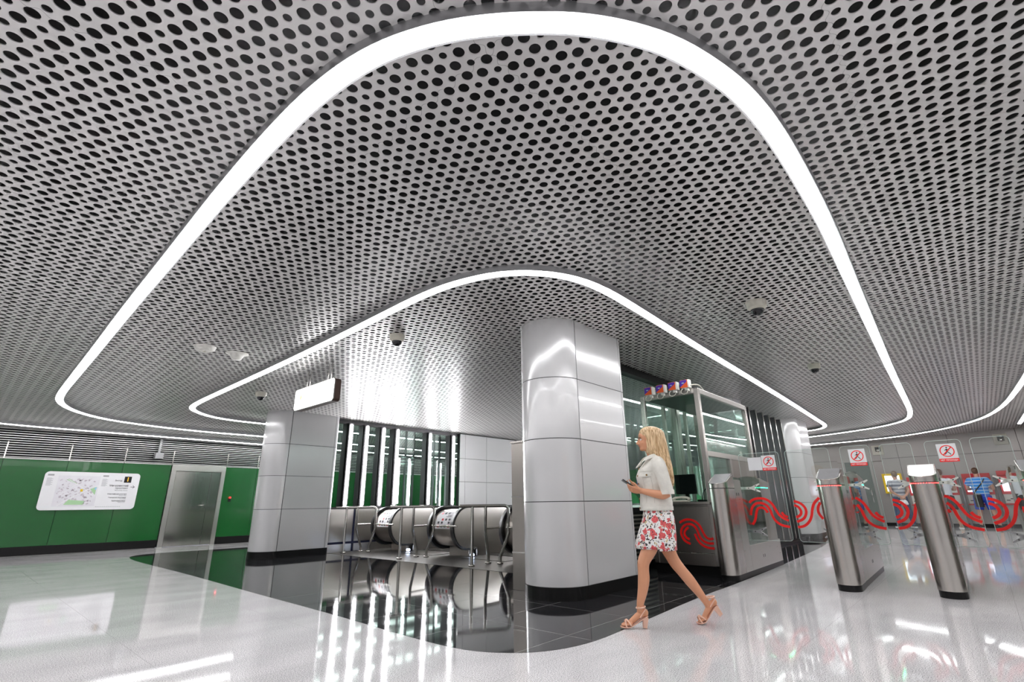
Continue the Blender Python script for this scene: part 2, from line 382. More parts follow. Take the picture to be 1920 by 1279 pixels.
MB().box(UR-.03, UR-.01, 3.2, 4.06, .03, 2.5).build('door_leaf', plain('green_grey_door', (.17, .20, .18), .25, .4), d2)
MB().tube([(UR-.05, 3.32, .9), (UR-.09, 3.32, .95), (UR-.09, 3.32, 1.35), (UR-.05, 3.32, 1.4)], .014).build('door_handle', M_POL, d2)
# side wall behind the gates on the far right, and the two walls behind the camera
ws = MB()
us = [11.0, 12.6, 14.2, 15.8, 17.4, 19.0, 20.6, 22.2, 23.8, 25.5]
for a, b in zip(us[:-1], us[1:]):
    for z0, z1 in ((.12, 2.58), (2.59, 3.45)): ws.box(a+.005, b-.005, -1.68, -1.62, z0, z1)
ws = ws.build('wall_side', M_RWALL, bevel=.003); struct(ws)
MB().box(11.0, 25.5, -1.74, -1.66, 0, 3.6).build('panel_joint', M_JOINT, ws)
w1 = MB().box(U0-.2, U0, V0, V1+.1, 0, 3.85).build('wall_entrance', M_CLADW); struct(w1)
w2 = MB().box(U0-.2, U1, V0-.2, V0, 0, 3.85).build('wall_behind', M_CLADW); struct(w2)

# ------------------------------------------------------------------ pillars
def arc(cx, cy, r, a0, a1, n=18): return [(cx+r*cos(radians(a0+(a1-a0)*i/n)), cy+r*sin(radians(a0+(a1-a0)*i/n))) for i in range(n+1)]
def pillar(uc, vc, length, joints, top, label, seams_extra=()):
    t = thing('pillar', label, 'pillar', (uc+.3, vc, 0), 'silver clad pillars around the escalator hall')
    r = 0.4
    fp = lambda e: arc(uc, vc, r+e, 90, 270, 28)+[(uc+length-.08, vc-r-e)]+arc(uc+length-.06, vc-r-e+.06, .06, -90, 0, 5)+arc(uc+length-.06, vc+r+e-.06, .06, 0, 90, 5)
    MB().prism(fp(-.012), .02, lambda x, y: cz(y)-.004).build('core', M_JOINT, t)
    zs = joints+[None]
    def seg(path):
        for a, b in zip(zs[:-1], zs[1:]):
            m = MB(); inner = []
            n = len(path)
            for i, p in enumerate(path):
                q = path[max(i-1, 0)]; s = path[min(i+1, n-1)]
                d = Vector((s[0]-q[0], s[1]-q[1])).normalized(); inner.append((p[0]-d[1]*.01, p[1]+d[0]*.01))
            tz = (lambda x, y: cz(y)+.02) if b is None else (lambda x, y, b=b: b-.005)
            loop = path+inner[::-1]
            v = [(x, y, a+.004) for x, y in path]+[(x, y, tz(x, y)) for x, y in path]
            m.add(v, [(i, i+1, n+i+1, n+i) for i in range(n-1)], 0, True)
            v2 = [(x, y, a+.004) for x, y in inner]+[(x, y, tz(x, y)) for x, y in inner]
            m.add(v2, [(i, i+1, n+i+1, n+i) for i in range(n-1)], 0, True)
            m.add(v+v2, [(i, i+1, 2*n+i+1, 2*n+i) for i in range(n-1)]+[(n+i, n+i+1, 3*n+i+1, 3*n+i) for i in range(n-1)]+[(0, n, 3*n, 2*n), (n-1, 2*n-1, 4*n-1, 3*n-1)])
            m.build('cladding_panel', M_CLAD, t)
    seg(arc(uc, vc, r, 90, 268.8, 28))
    seg([(uc+.006, vc-r), (uc+length-.10, vc-r)])
    seg([(uc+length-.092, vc-r)]+arc(uc+length-.06, vc-r+.06, .06, -90, 0, 5)+[(uc+length, vc+r)])
    seg([(uc+length, vc+r), (uc, vc+r)])
    MB().prism(fp(.004), 0, joints[0]).build('plinth', M_BLACK, t, label='black stone plinth')
    return t
pillar(5.03, 3.85, 1.16, [.135, 1.027, 1.744, 2.489], 3.26, 'big silver clad pillar beside the walking woman, round front and black plinth')
pillar(4.93, 11.58, 1.16, [.135, .974, 1.667, 2.354], 3.07, 'silver clad pillar left of the bright tube lamps, near the green wall')
pillar(11.65, 4.15, .62, [.135, 1.0, 1.70, 2.42], 3.26, 'silver clad pillar behind the glass ticket booth')
pillar(16.3, 3.95, 1.16, [.135, .95, 1.62, 2.30], 3.2, 'slim looking round pillar at the end of the dark fins, behind the gates')

# stainless steel cabinet behind the big pillar
t = thing('steel_cabinet', 'tall brushed steel cabinet standing behind the big silver pillar', 'cabinet', (5.2, 4.6, 0))
MB().box(5.0, 6.1, 4.32, 4.56, .0, 1.78).build('body', M_STEELD, t, bevel=.006)
for z in (0.43, 1.095): MB().box(4.992, 5.0, 4.322, 4.558, z-.008, z+.008).build('joint_trim', M_POL, t)
MB().box(4.985, 6.11, 4.31, 4.57, 1.78, 1.81).build('top_edge', M_STEEL, t, bevel=.004)

# ------------------------------------------------------------------ ceiling light strips
HW = .052
def strip(name, path, label, it=2, closed=False, parts=True):
    P = smooth_curve(path, it, closed)
    t = thing(name, label, 'ceiling light', (P[0][0], P[0][1], cz(P[0][1])), 'white light strips along the ceiling')
    m = MB(); strips_loft(m, P, [(HW, -.058), (HW+.012, -.062), (HW+.016, 0.01), (HW+.004, .01)], closed=closed)
    strips_loft(m, P, [(-HW, -.058), (-HW-.012, -.062), (-HW-.016, 0.01), (-HW-.004, .01)], closed=closed)
    m.build('housing', M_ALU, t, label='grey aluminium side of the strip')
    m = MB(); strips_loft(m, P, [(HW+.001, -.03), (HW+.001, -.060), (HW*.6, -.070), (-HW*.6, -.070), (-HW-.001, -.060), (-HW-.001, -.03)], closed=closed)
    m.build('diffuser', M_STRIP, t, label='glowing white diffuser')
    return t
def inset(path, d):   # shift an outer edge inwards (curve runs with the inside on its left)
    out = []
    n = len(path)
    for i, p in enumerate(path):
        a = path[(i-1) % n]; b = path[(i+1) % n]
        t = Vector((b[0]-a[0], b[1]-a[1])).normalized(); out.append((p[0]-t[1]*d, p[1]+t[0]*d))
    return out
ringA = [(5.60, 14.85), (4.66, 14.94), (3.40, 14.83), (2.27, 14.47), (1.73, 14.07), (1.31, 13.52), (1.06, 12.90), (0.95, 12.2), (0.92, 10.19), (0.89, 8.15), (0.86, 6.59), (0.85, 5.44), (0.84, 4.56), (0.83, 3.77), (0.83, 3.18), (0.84, 2.71),
         (0.86, 2.33), (0.91, 1.98), (0.99, 1.71), (1.12, 1.45), (1.27, 1.24), (1.41, 1.08), (1.56, 0.93), (1.76, 0.78), (2.01, 0.64), (2.31, 0.54), (2.62, 0.47), (3.03, 0.43), (3.65, 0.42), (4.62, 0.43), (6.01, 0.49), (8.01, 0.57), (11.50, 0.71), (15.5, .83), (17.42, 0.91),
         (19.0, 1.10), (19.90, 1.76), (20.45, 2.7), (20.81, 4.30), (21.0, 6.0), (21.0, 11.0), (20.5, 13.2), (19.0, 14.6), (17.0, 14.95), (11, 14.95)]
ringB = [(4.92, 12.86), (4.31, 12.86), (3.70, 12.70), (3.22, 12.27), (3.0, 11.85), (2.95, 11.2), (2.97, 9.90), (3.01, 7.81), (3.02, 6.15), (3.00, 4.85), (2.99, 4.02), (3.06, 3.50), (3.26, 3.01), (3.68, 2.66), (4.24, 2.52), (5.26, 2.55), (7.10, 2.64), (9.80, 2.73), (13.42, 2.87), (16.5, 3.02),
         (18.0, 3.08), (18.72, 3.30), (18.95, 3.8), (18.9, 5.0), (18.9, 11.2), (18.6, 12.3), (17.5, 12.86), (10, 12.86)]
ringC = [(6.37, 16.5), (2.59, 16.4), (0.65, 16.3), (-0.4, 15.9), (-1.0, 15.1), (-1.15, 14), (-1.15, 10), (-1.15, 3), (-1.15, .5), (-.8, -.6), (0, -1.2), (1.4, -1.42), (6, -1.42), (13.69, -1.27), (19.29, -0.95), (21.91, -0.18), (23.69, 1.37), (23.98, 3.10), (23.8, 4.92), (23.8, 13), (23.2, 15.4), (21.5, 16.4), (12, 16.5)]
strip('light_strip', inset(ringA, .055), 'large bright ring of white light sweeping across the top of the ceiling', closed=True)
strip('light_strip', inset(ringB, .055), 'smaller bright ring of white light around the silver pillars', closed=True)
strip('light_strip', inset(ringC, .055), 'outermost white light strip close under the walls', closed=True)
P = [(17.4, -1.50), (19, -1.49), (21, -1.46), (23.4, -1.42)]
strip('light_strip', [(-3.4, 15.0), (-3.4, 8), (-3.4, 1), (-3.4, -2.2), (-3.0, -3.2), (-2.2, -3.7), (0, -3.8), (9, -3.8)], 'long added fill light strip behind the camera, outside the picture')  # unseen strip, added to brighten ceiling, floor and pillars
strip('light_strip', P[::-1], 'short straight white light strip in the upper right corner by the side wall')

# ------------------------------------------------------------------ glass walls of the escalator hall
VG = 11.5
wn = bpy.data.objects.new('window_1', None); C.objects.link(wn); wn.location = (8, VG, 0); struct(wn)
MB().box(6.09, 17.5, VG+.02, VG+.032, 1.0, 3.02).build('pane', M_GLASSG, wn)
MB().box(6.09, 17.5, VG-.05, VG+.08, 2.99, 3.1).build('header', M_DPOST, wn)
MB().box(6.09, 10.2, VG-.06, VG+.1, .94, 1.0).build('sill', M_DPOST, wn)
mb = MB()
for u in (6.2, 6.63, 7.13, 7.6, 8.1, 8.35, 8.62, 9.34, 9.55, 10.1): mb.box(u-.018, u+.018, VG+.05, VG+.11, 1.0, 3.0)
mb.build('mullion', M_DPOST, wn)
# parapet under the glass
wp = MB()
for a, b in zip([6.09, 6.86, 8.4, 9.9, 11.5, 13.1], [6.80, 8.39, 9.89, 11.49, 13.09, 17.5]):
    wp.box(a, b, VG-.08, VG+.1, .22, .95); wp.box(a, b, VG-.08, VG+.1, 0, .17)
wp = wp.build('trim_1', M_STEELH, bevel=.004); struct(wp)
MB().box(6.09, 17.5, VG-.06, VG+.08, 0.0, .94).build('dark_joint', plain('blue_black_joint', (.01, .012, .05), .4), wp)
# six fins, each carrying a vertical tube lamp
for i, u in enumerate((6.42, 6.87, 7.36, 7.80, 8.90, 9.77)):
    lab = ['vertical white tube lamp on a dark fin, %s' % s for s in ('nearest to the left pillar', 'second from the left pillar', 'third from the left pillar', 'fourth from the left pillar', 'fifth, right of the wider gap', 'last one beside the white clad wall')][i]
    t = thing('tube_lamp', lab, 'lamp', (u, VG-.2, 1.0), 'vertical tube lamps on the glass wall')
    MB().box(u-.065, u-.03, VG-.30, VG, 1.0, 2.98).box(u+.03, u+.065, VG-.30, VG, 1.0, 2.98).box(u-.065, u+.065, VG-.26, VG-.2, 1.0, 2.98).build('fin', M_DPOST, t)
    c = MB(); c.lathe([(.001, 0), (.02, .004), (.034, .02), (.036, .05), (.036, 1.87), (.034, 1.90), (.02, 1.916), (.001, 1.92)], (u, VG-.295, 1.03), 14)
    c.build('tube', M_TUBE, t)
# thin second row of tubes behind the glass
for i, u in enumerate((8.75, 9.35, 10.55)):
    t = thing('tube_lamp', ['thin tube lamp seen through the glass, left of the fifth lamp', 'thin tube lamp seen through the glass, just left of the fifth fin', 'thin tube lamp seen through the glass, right of the fifth lamp'][i], 'lamp', (u, VG+1.2, .9), 'thin tube lamps behind the glass')
    MB().box(u-.04, u+.04, VG+1.24, VG+1.3, 0.0, 2.3).build('fin', M_DPOST, t)
    MB().lathe([(.001, 0), (.02, .01), (.02, 1.38), (.001, 1.4)], (u, VG+1.2, .9), 10).build('tube', M_TUBE, t)
for i, u in enumerate((12.57, 13.11, 13.65, 14.19, 14.73, 15.27)):  # extra tubes, added to brighten the hall from its right side
    t = thing('tube_lamp', 'added fill tube lamp inside the hall behind the gap right of the %s dark fin' % ('first', 'second', 'third', 'fourth', 'fifth', 'sixth')[i], 'lamp', (u, 4.45, 1.0), 'added fill tube lamps behind the right hand fins')
    MB().box(u-.065, u+.065, 4.22, 4.40, 1.0, 3.1).build('fin', M_DPOST, t)
    MB().lathe([(.001, 0), (.02, .004), (.034, .02), (.036, .05), (.036, 1.87), (.034, 1.90), (.02, 1.916), (.001, 1.92)], (u, 4.44, 1.10), 14).build('tube', M_TUBE, t)
# white clad wall at the end of the lamps
we = MB()
for a, b in zip([10.16, 10.37, 11.28, 12.9, 14.5, 16.0], [10.36, 11.27, 12.89, 14.49, 15.99, 17.5]):
    for z0, z1 in ((0.98, 1.66), (1.67, 2.335), (2.345, 3.06)): we.box(a+.002, b-.002, VG-.16, VG-.13, z0 if z0 > 1 or a < 10.3 else 0.98, z1)
we = we.build('wall_escalator', M_CLADW, bevel=.003); struct(we)
MB().box(10.17, 17.5, VG-.14, VG+.0, 0.9, 3.07).build('panel_joint', M_JOINT, we)
# end wall of the hall
wx = MB().box(17.5, 17.6, 4.3, 11.6, 0, 2.2).build('wall_hall_end', M_GREEN); struct(wx)
MB().box(17.48, 17.6, 4.3, 11.6, 2.2, 3.3).build('upper_wall', M_DPOST, wx)

t = thing('wall_graphic', 'blue oval and green discs on the green end wall, seen through the glass', 'sign', (17.48, 9.6, 1.5))
for nm, v, z, rv, rz, col in (('blue_oval', 9.33, 1.72, .24, .5, (.12, .22, .50)), ('green_disc', 9.84, 1.05, .30, .30, (.02, .42, .10)), ('green_disc', 9.88, 1.55, .17, .17, (.03, .50, .14)), ('green_disc', 7.6, 1.5, .22, .22, (.03, .45, .14)), ('green_disc', 7.3, 1.1, .15, .15, (.03, .40, .12))):
    m = MB(); pts = [(v+rv*cos(k*pi/16), z+rz*sin(k*pi/16)) for k in range(32)]
    m.loft([[(17.494, y, q) for y, q in pts], [(17.499, y, q) for y, q in pts]], smooth=False); m.build(nm, plain(nm, col, .4), t)

# right hand glass wall, plane v = 4.12
VR = 4.14
wn2 = bpy.data.objects.new('window_2', None); C.objects.link(wn2); wn2.location = (9, VR, 0); struct(wn2)
MB().box(6.19, 12.5, VR, VR+.012, .92, 3.2).build('pane', M_GLASSG, wn2)
MB().box(12.5, 17.4, VR, VR+.012, .1, 3.2).build('pane', M_GLASSG, wn2)
mb = MB(); mb.box(6.19, 17.4, VR-.08, VR+.08, 3.13, 3.27)
mb.box(6.19, 10.0, VR-.05, VR+.06, .86, .93); mb.build('frame', M_BLACK, wn2)
for u in (6.25, 9.3): MB().box(u-.06, u+.06, VR-.09, VR+.05, .1, 3.15).build('mullion', M_STEELD, wn2)
mb = MB()
for k in range(12): mb.box(6.3, 9.9, VR-.02, VR+.0, .14+k*.06, .165+k*.06)
mb.build('louvre_slats', M_STEELD, wn2)
MB().box(6.2, 10.0, VR+.0, VR+.04, .0, .86).build('louvre_backing', M_BLACK, wn2)
for k in range(8):
    u = 12.3+k*.54
    MB().box(u-.03, u+.03, VR-.34, VR, .05, 3.2).build('fin', M_DPOST, wn2)
    MB().box(u-.034, u+.034, VR-.352, VR-.34, .05, 3.2).build('fin_edge', M_POL, wn2)
MB().box(12.0, 16.0, VR-.36, VR+.1, 0, .06).build('sill', M_BLACK, wn2)

# ------------------------------------------------------------------ escalator balustrade ends
def newel(v0, v1, label, sticker=True):
    t = thing('escalator_balustrade', label, 'escalator', (7.5, (v0+v1)/2, 0), 'escalator balustrade ends')
    R, zc, uc = .40, .56, 7.42
    def prof(r, ext=17.4):
        return [(ext, zc+r)]+[(uc+r*cos(radians(a)), zc+r*sin(radians(a))) for a in range(90, 271, 6)]+[(uc+.25, zc-r)]
    # curved steel end between the two handrails
    m = MB(); P = prof(R-.035); m.loft([[(u, v0+.09, z) for u, z in P], [(u, v1-.09, z) for u, z in P]], cap=False, close=False)
    m.build('curved_front', M_STEELD, t)
    for s, v in ((0, v0), (1, v1)):
        a, b = (v+.012, v+.085) if s == 0 else (v-.085, v-.012)
        m = MB(); P1 = prof(R+.03); P2 = prof(R-.05)
        m.loft([[(u, a, z) for u, z in P1], [(u, b, z) for u, z in P1], [(u, b, z) for u, z in P2], [(u, a, z) for u, z in P2], [(u, a, z) for u, z in P1]], cap=False, close=False)
        m.build('handrail', M_RUB, t)
        m = MB(); P = prof(R-.02); x = v-.002 if s == 0 else v+.002
        bot = [(uc+.25, zc-R+.02)]
        pts = [(17.4, .9-.02+zc-.5)]
        loop = prof(R-.01)+[(uc+.25, 0.02), (17.4, 0.02)]
        w0, w1 = (v, v+.03) if s == 0 else (v-.03, v)
        n = len(loop)
        m.add([(u, w0, z) for u, z in loop]+[(u, w1, z) for u, z in loop], [tuple(range(n)), tuple(range(2*n-1, n-1, -1))]+[(i, (i+1) % n, n+(i+1) % n, n+i) for i in range(n)])
        m.build('side_panel', M_STEELH, t)
    MB().box(uc+.12, 17.4, v0+.12, v1-.12, 0, .5).build('skirt', M_STEELD, t)
    if sticker:
        m = MB(); rr = R-.032
        m.loft([[(uc+rr*cos(radians(a)), v0+.17, zc+rr*sin(radians(a))) for a in range(122, 187, 5)], [(uc+rr*cos(radians(a)), v1-.2, zc+rr*sin(radians(a))) for a in range(122, 187, 5)]], cap=False, close=False)
        st = m.build('notice', M_PAPER, t, label='white safety notice with pictograms')
        rr = R-.029
        def patch(mm, a0, a1, w0, w1):
            aa = [a0+(a1-a0)*i/3 for i in range(4)]
            mm.loft([[(uc+rr*cos(radians(a)), w0, zc+rr*sin(radians(a))) for a in aa], [(uc+rr*cos(radians(a)), w1, zc+rr*sin(radians(a))) for a in aa]], cap=False, close=False)
        k = MB(); r2 = MB(); sp = (v1-v0-.41)
        for i in range(4):
            for j, (a0, a1) in enumerate(((126, 134), (150, 157), (160, 167), (170, 178))):
                if (i+j*2) % 5 == 0: continue
                w0 = v0+.19+sp*i/4
                patch(r2 if (i+j) % 3 == 0 else k, a0, a1, w0, w0+sp*.14)
        patch(k, 139, 141, v0+.2, v0+.33); patch(k, 143, 145, v0+.2, v0+.36)
        k.build('pictogram', M_TXT, st); r2.build('pictogram', M_REDP, st)
    return t
newel(10.13, 10.95, 'steel escalator balustrade end farthest back, next to the lamp lit glass wall')
newel(7.98, 8.82, 'middle steel escalator balustrade end with a white notice wrapped on its round front')
newel(5.9, 6.72, 'steel escalator balustrade end half hidden behind the steel cabinet', sticker=False)
for i, v in enumerate((7.83, 9.95)):
    t = MB().box(7.35, 7.42, v-.035, v+.035, .03, .08).build('comb_lamp', M_BLUEL, bevel=.02)
    tag(t, ['small blue white floor lamp right of the middle escalator newel', 'small blue white floor lamp between the middle and the farthest newel'][i], 'lamp', 'small lamps at the escalator combs')
for v0, v1 in ((8.86, 10.1), (6.76, 7.94)):
    m = MB().box(7.2, 17.3, v0, v1, .004, .012)
    for k in range(60): m.box(7.9, 17.3, v0+.04+k*(v1-v0-.08)/60, v0+.04+k*(v1-v0-.08)/60+.008, .012, .024)
    o = m.build('escalator_steps', M_LANDING); tag(o, 'grooved escalator comb plate and steps ' + ('left of' if v0 > 8 else 'right of')+' the middle newel', 'escalator')

# tube guards before the newels
def guard(v, label):
    t = thing('tube_guard', label, 'guard rail', (6.35, v, 0), 'steel tube guards before the escalators')
    p1 = (6.34, v, 0); top = .985
    m = MB(); m.tube([(6.14, v+.12, top), (6.36, v-.01, top), (6.55, v-.12, top), (6.84, v-.31, top), (6.88, v-.335, top-.015), (6.9, v-.35, top-.05), (6.9, v-.35, .52), (6.9, v-.14, .12), (6.9, v-.14, .0)], .028, 12)
    m.build('rail', M_POL, t)
    MB().tube([(6.34, v, .0), (6.34, v, .97)], .027, 12).build('post', M_POL, t)
    MB().tube([(6.55, v-.12, .97), (6.55, v-.12, .52), (6.82, v+.08, .12), (6.82, v+.08, 0)], .026, 12).build('post', M_POL, t)
    for a, b in (((6.9, v-.30, .61), (6.9, v-1.05, .61)), ((6.55, v-.10, .61), (6.95, v-.07, .61))): MB().tube([a, b], .018, 10).build('crossbar', M_POL, t)
    for (a, b) in ((6.34, v), (6.9, v-.14), (6.82, v+.08)):
        MB().lathe([(.001, .03), (.05, .03), (.055, .024), (.055, 0), (.001, 0)], (a, b, .004), 16).build('base_flange', M_POL, t)
guard(10.95, 'polished tube guard nearest to the left pillar, before the farthest newel')
guard(8.82, 'polished tube guard before the middle escalator newel')
guard(6.73, 'polished tube guard closest to the camera, partly behind the steel cabinet')

# ------------------------------------------------------------------ wall map, small devices
def rrect(w2, h2, r, n=6):
    p = []
    for cx, cy, a in ((w2-r, h2-r, 0), (-w2+r, h2-r, 90), (-w2+r, -h2+r, 180), (w2-r, -h2+r, 270)):
        p += [(cx+r*cos(radians(a+90*i/n)), cy+r*sin(radians(a+90*i/n))) for i in range(n+1)]
    return p
def plate(mb, c, ex, ez, nn, pts, t0, t1, mi=0):
    c, ex, ez, nn = Vector(c), Vector(ex), Vector(ez), Vector(nn); n = len(pts)
    mb.loft([[c+ex*x+ez*y+nn*t0 for x, y in pts], [c+ex*x+ez*y+nn*t1 for x, y in pts]], mi, smooth=False)
mc = Vector((2.553, VW-.03, 1.485)); EX, EZ, NN = (1, 0, 0), (0, 0, 1), (0, -1, 0)
t = thing('map_board', 'white area map board with rounded corners on the green wall', 'sign', tuple(mc))
m = MB(); plate(m, mc, EX, EZ, NN, rrect(.985, .465, .09), -.02, .012); m.build('board', M_PAPER, t)
def flat(name, pts, mat, h0=.0125, h1=.0135, par=t, c=mc, ex=EX, ez=EZ, nn=NN):
    m = MB(); plate(m, c, ex, ez, nn, pts, h0, h1); return m.build(name, mat, par)
def rc(x0, x1, y0, y1): return [(x0, y0), (x1, y0), (x1, y1), (x0, y1)]
mapb = flat('map', rc(-.72, .12, -.38, .37), plain('map_paper', (.76, .75, .79), .6))
M_BLD = plain('map_blocks', (.60, .54, .60), .6); M_PARK = plain('map_park', (.42, .66, .38), .6); M_WAT = plain('map_water', (.3, .6, .85), .6)
rnd = random.Random(3); m = MB()
for _ in range(150):
    x = rnd.uniform(-.68, .04); y = rnd.uniform(-.33, .30)
    if abs(y-(.55*x+.27)) < .03 or abs(y-(-.8*x-.18)) < .03: continue
    a = rnd.choice((.5, .5, -.65)); w_, h_ = rnd.uniform(.008, .03), rnd.uniform(.006, .018)
    pts = [(x+cos(a)*i*w_-sin(a)*j*h_, y+sin(a)*i*w_+cos(a)*j*h_) for i, j in ((-1, -1), (1, -1), (1, 1), (-1, 1))]
    plate(m, mc, EX, EZ, NN, pts, .0136, .0142)
m.build('map_blocks', M_BLD, mapb)
m = MB(); plate(m, mc, EX, EZ, NN, [(-.5, -.34), (-.12, -.34), (-.10, -.25), (-.42, -.22)], .0136, .0144); plate(m, mc, EX, EZ, NN, [(-.05, .06), (.09, .12), (.08, -.10)], .0136, .0144); plate(m, mc, EX, EZ, NN, [(-.55, .27), (-.33, .16), (-.34, .19), (-.5, .29)], .0136, .0144)
m.build('map_parks', M_PARK, mapb)
m = MB(); plate(m, mc, EX, EZ, NN, [(.04, .06), (.09, .10), (.08, .02)], .0145, .015); m.build('map_pond', M_WAT, mapb)
m = MB(); ribbon(m, [(-.62, -.36), (-.35, -.15), (-.05, .05), (.12, .13)], .018, (mc+Vector(NN)*.0146, EX, EZ, NN), .0004); ribbon(m, [(-.55, .30), (-.2, .08), (.05, -.12)], .014, (mc+Vector(NN)*.0146, EX, EZ, NN), .0004); ribbon(m, [(-.62, -.12), (-.3, .2), (-.1, .33)], .012, (mc+Vector(NN)*.0146, EX, EZ, NN), .0004)
m.build('map_roads', M_PAPER, mapb)
flat('map_marker', rc(-.23, -.18, -.02, .04), M_YEL, .0148, .0152, mapb)
flat('exit_number_plate', rc(.64, .80, .22, .38), M_BLKP)
text('exit_number', '1', .15, emis('amber_print', (.85, .45, .02), .25), t, mc+Vector((.72, -.0142, .30)), EX, EZ, 'CENTER', bold=.003)
for s_, z_, sz, ml in (('Выход', .27, .05, M_TXT), ('Мичуринский', .14, .062, M_TXT), ('проспект', .075, .062, M_TXT), ('Michurinsky Avenue', .02, .034, M_TXTG), ('Олимпийская деревня', -.075, .038, M_TXT), ('Olympic Village', -.115, .026, M_TXTG), ('Городская больница', -.165, .038, M_TXT), ('City hospital', -.20, .026, M_TXTG), ('Удальцова улица', -.25, .036, M_TXT), ('Udaltsova street', -.285, .024, M_TXTG)):
    text('lettering', s_, sz, ml, t, mc+Vector((.60 if z_ == .27 else .76, -.0135, z_)), EX, EZ, 'RIGHT', bold=.0006)
m = MB(); ribbon(m, [(.81, .11), (.90, .11)], .012, (mc+Vector(NN)*.013, EX, EZ, NN)); ribbon(m, [(.86, .145), (.90, .11), (.86, .075)], .012, (mc+Vector(NN)*.013, EX, EZ, NN)); m.build('arrow', M_TXT, t)
m = MB()
for x0 in (-.93, .17):
    plate(m, mc, EX, EZ, NN, rc(x0, x0+.12, .36, .40), .0126, .0132)
    for k in range(9): plate(m, mc, EX, EZ, NN, rc(x0, x0+.09+.03*(k % 2), .30-k*.022, .308-k*.022), .0126, .0132)
for k in range(12): plate(m, mc, EX, EZ, NN, rc(.15+k*.045, .18+k*.045, -.40, -.39), .0126, .0132)
m.build('fine_print', M_TXTG, t)

# red alarm button, wall speaker box under the louvres
t = thing('alarm_button', 'small red and black alarm button on the green wall right of the steel door', 'button', (5.93, VW-.02, 1.28))
MB().box(5.90, 5.96, VW-.05, VW, 1.2, 1.29).build('box', M_BLKP, t, bevel=.005)
MB().tube([(5.93, VW-.03, 1.32), (5.93, VW-.08, 1.32)], .026, 14).build('button', emis('alarm_red', (1, .02, .02), 1.5), t)
t = thing('wall_camera', 'grey box camera hanging from an arm before the louvres above the green wall', 'camera', (3.83, VW-.1, 2.5))
MB().box(3.73, 3.93, VW-.28, VW-.1, 2.36, 2.53).build('housing', M_ALU, t, bevel=.01)
MB().box(3.80, 3.85, VW-.2, VW-.16, 2.53, 2.93).build('bracket', M_ALU, t)
def dome(u, v, label, big=1.0):
    big *= 1.3
    z = cz(v); t = thing('dome_camera', label, 'camera', (u, v, z), 'dome cameras on the ceiling')
    MB().lathe([(.001, -.07*big), (.055*big, -.07*big), (.075*big, -.05*big), (.08*big, .0)], (u, v, z), 20).build('housing', M_CREAM, t)
    MB().ell((u, v, z-.07*big), .052*big, .052*big, .05*big).build('dome_lens', M_BLKP, t)
dome(3.68, 5.44, 'dome camera hanging over the escalator hall, above the sign')
dome(3.67, 9.85, 'cream dome camera near the left pillar, left of the light box sign')
dome(6.15, 1.53, 'dome camera between the two light rings on the right, the nearer one', 1.15)
dome(9.94, 1.72, 'small dome camera farther right above the gates')
for i, (u, v) in enumerate(((2.0, 7.63), (2.44, 7.68))):
    z = cz(v); t = thing('smoke_detector' if i == 0 else 'wireless_access_point', ['round white smoke detector on the ceiling, left one of the pair', 'white winged ceiling unit, right one of the pair'][i], 'detector', (u, v, z))
    if i == 0:
        MB().lathe([(.001, -.07), (.09, -.066), (.125, -.045), (.14, 0)], (u, v, z), 24).build('body', M_WHITE, t)
        MB().lathe([(.001, -.082), (.02, -.08), (.024, -.06)], (u, v, z), 12).build('cap', M_CREAM, t)
    else:
        MB().lathe([(.001, -.095), (.06, -.09), (.085, -.05), (.10, -.015), (.15, -.008), (.155, 0)], (u, v, z), 24).build('body', M_WHITE, t)

# hanging light box sign
us, v0_, v1_, z0_, z1_ = 3.62, 6.93, 8.22, 2.53, 2.885
t = thing('light_box_sign', 'hanging white lit direction sign with brown ends before the left pillar', 'sign', (us, (v0_+v1_)/2, z1_))
sc_ = Vector((us, (v0_+v1_)/2, (z0_+z1_)/2)); hw, hh = (v1_-v0_)/2, (z1_-z0_)/2
m = MB(); plate(m, sc_, (0, -1, 0), (0, 0, 1), (-1, 0, 0), rrect(hw, hh, .05), -.11, .0); m.build('case', plain('brown_metal', (.10, .065, .055), .35, .6), t)
m = MB(); plate(m, sc_, (0, -1, 0), (0, 0, 1), (-1, 0, 0), rrect(hw-.008, hh-.008, .045), .0, .006); m.build('face', M_LBOX, t, label='lit white face')
m = MB(); plate(m, sc_, (0, -1, 0), (0, 0, 1), (-1, 0, 0), rrect(hw+.003, hh+.003, .052), -.012, .003); m.build('rim', M_POL, t)
fx = us-.0075
m = MB(); o_ = (Vector((fx, 0, 0)), (0, -1, 0), (0, 0, 1), (-1, 0, 0)); ribbon(m, [(-8.12, 2.75), (-8.12, 2.66)], .008, o_, .0006); ribbon(m, [(-8.145, 2.69), (-8.12, 2.66), (-8.095, 2.69)], .008, o_, .0006)
m.build('arrow', emis('pale_blue_print', (.45, .5, .75), .30), t)
m = MB(); plate(m, Vector((fx, 8.0, 2.73)), (0, -1, 0), (0, 0, 1), (-1, 0, 0), [(.032*cos(a*pi/10), .045*sin(a*pi/10)) for a in range(20)], -.001, .0006); dk = m.build('line_disc', emis('line_yellow', (.95, .9, .25), .42), t)
text('line_number', '8A', .05, emis('grey_glow', (.5, .5, .3), .2), t, (fx-.002, 8.0, 2.73), (0, -1, 0), (0, 0, 1), 'CENTER')
text('lettering', 'К поездам', .062, emis('pale_grey_print', (.66, .66, .75), .40), t, (fx-.001, 7.92, 2.76), (0, -1, 0), (0, 0, 1))
for v in (7.15, 7.25, 7.85, 7.95): MB().tube([(us+.055, v, z1_-.01), (us+.055, v, cz(v)+.03)], .006, 8).build('hanger', M_POL, t)

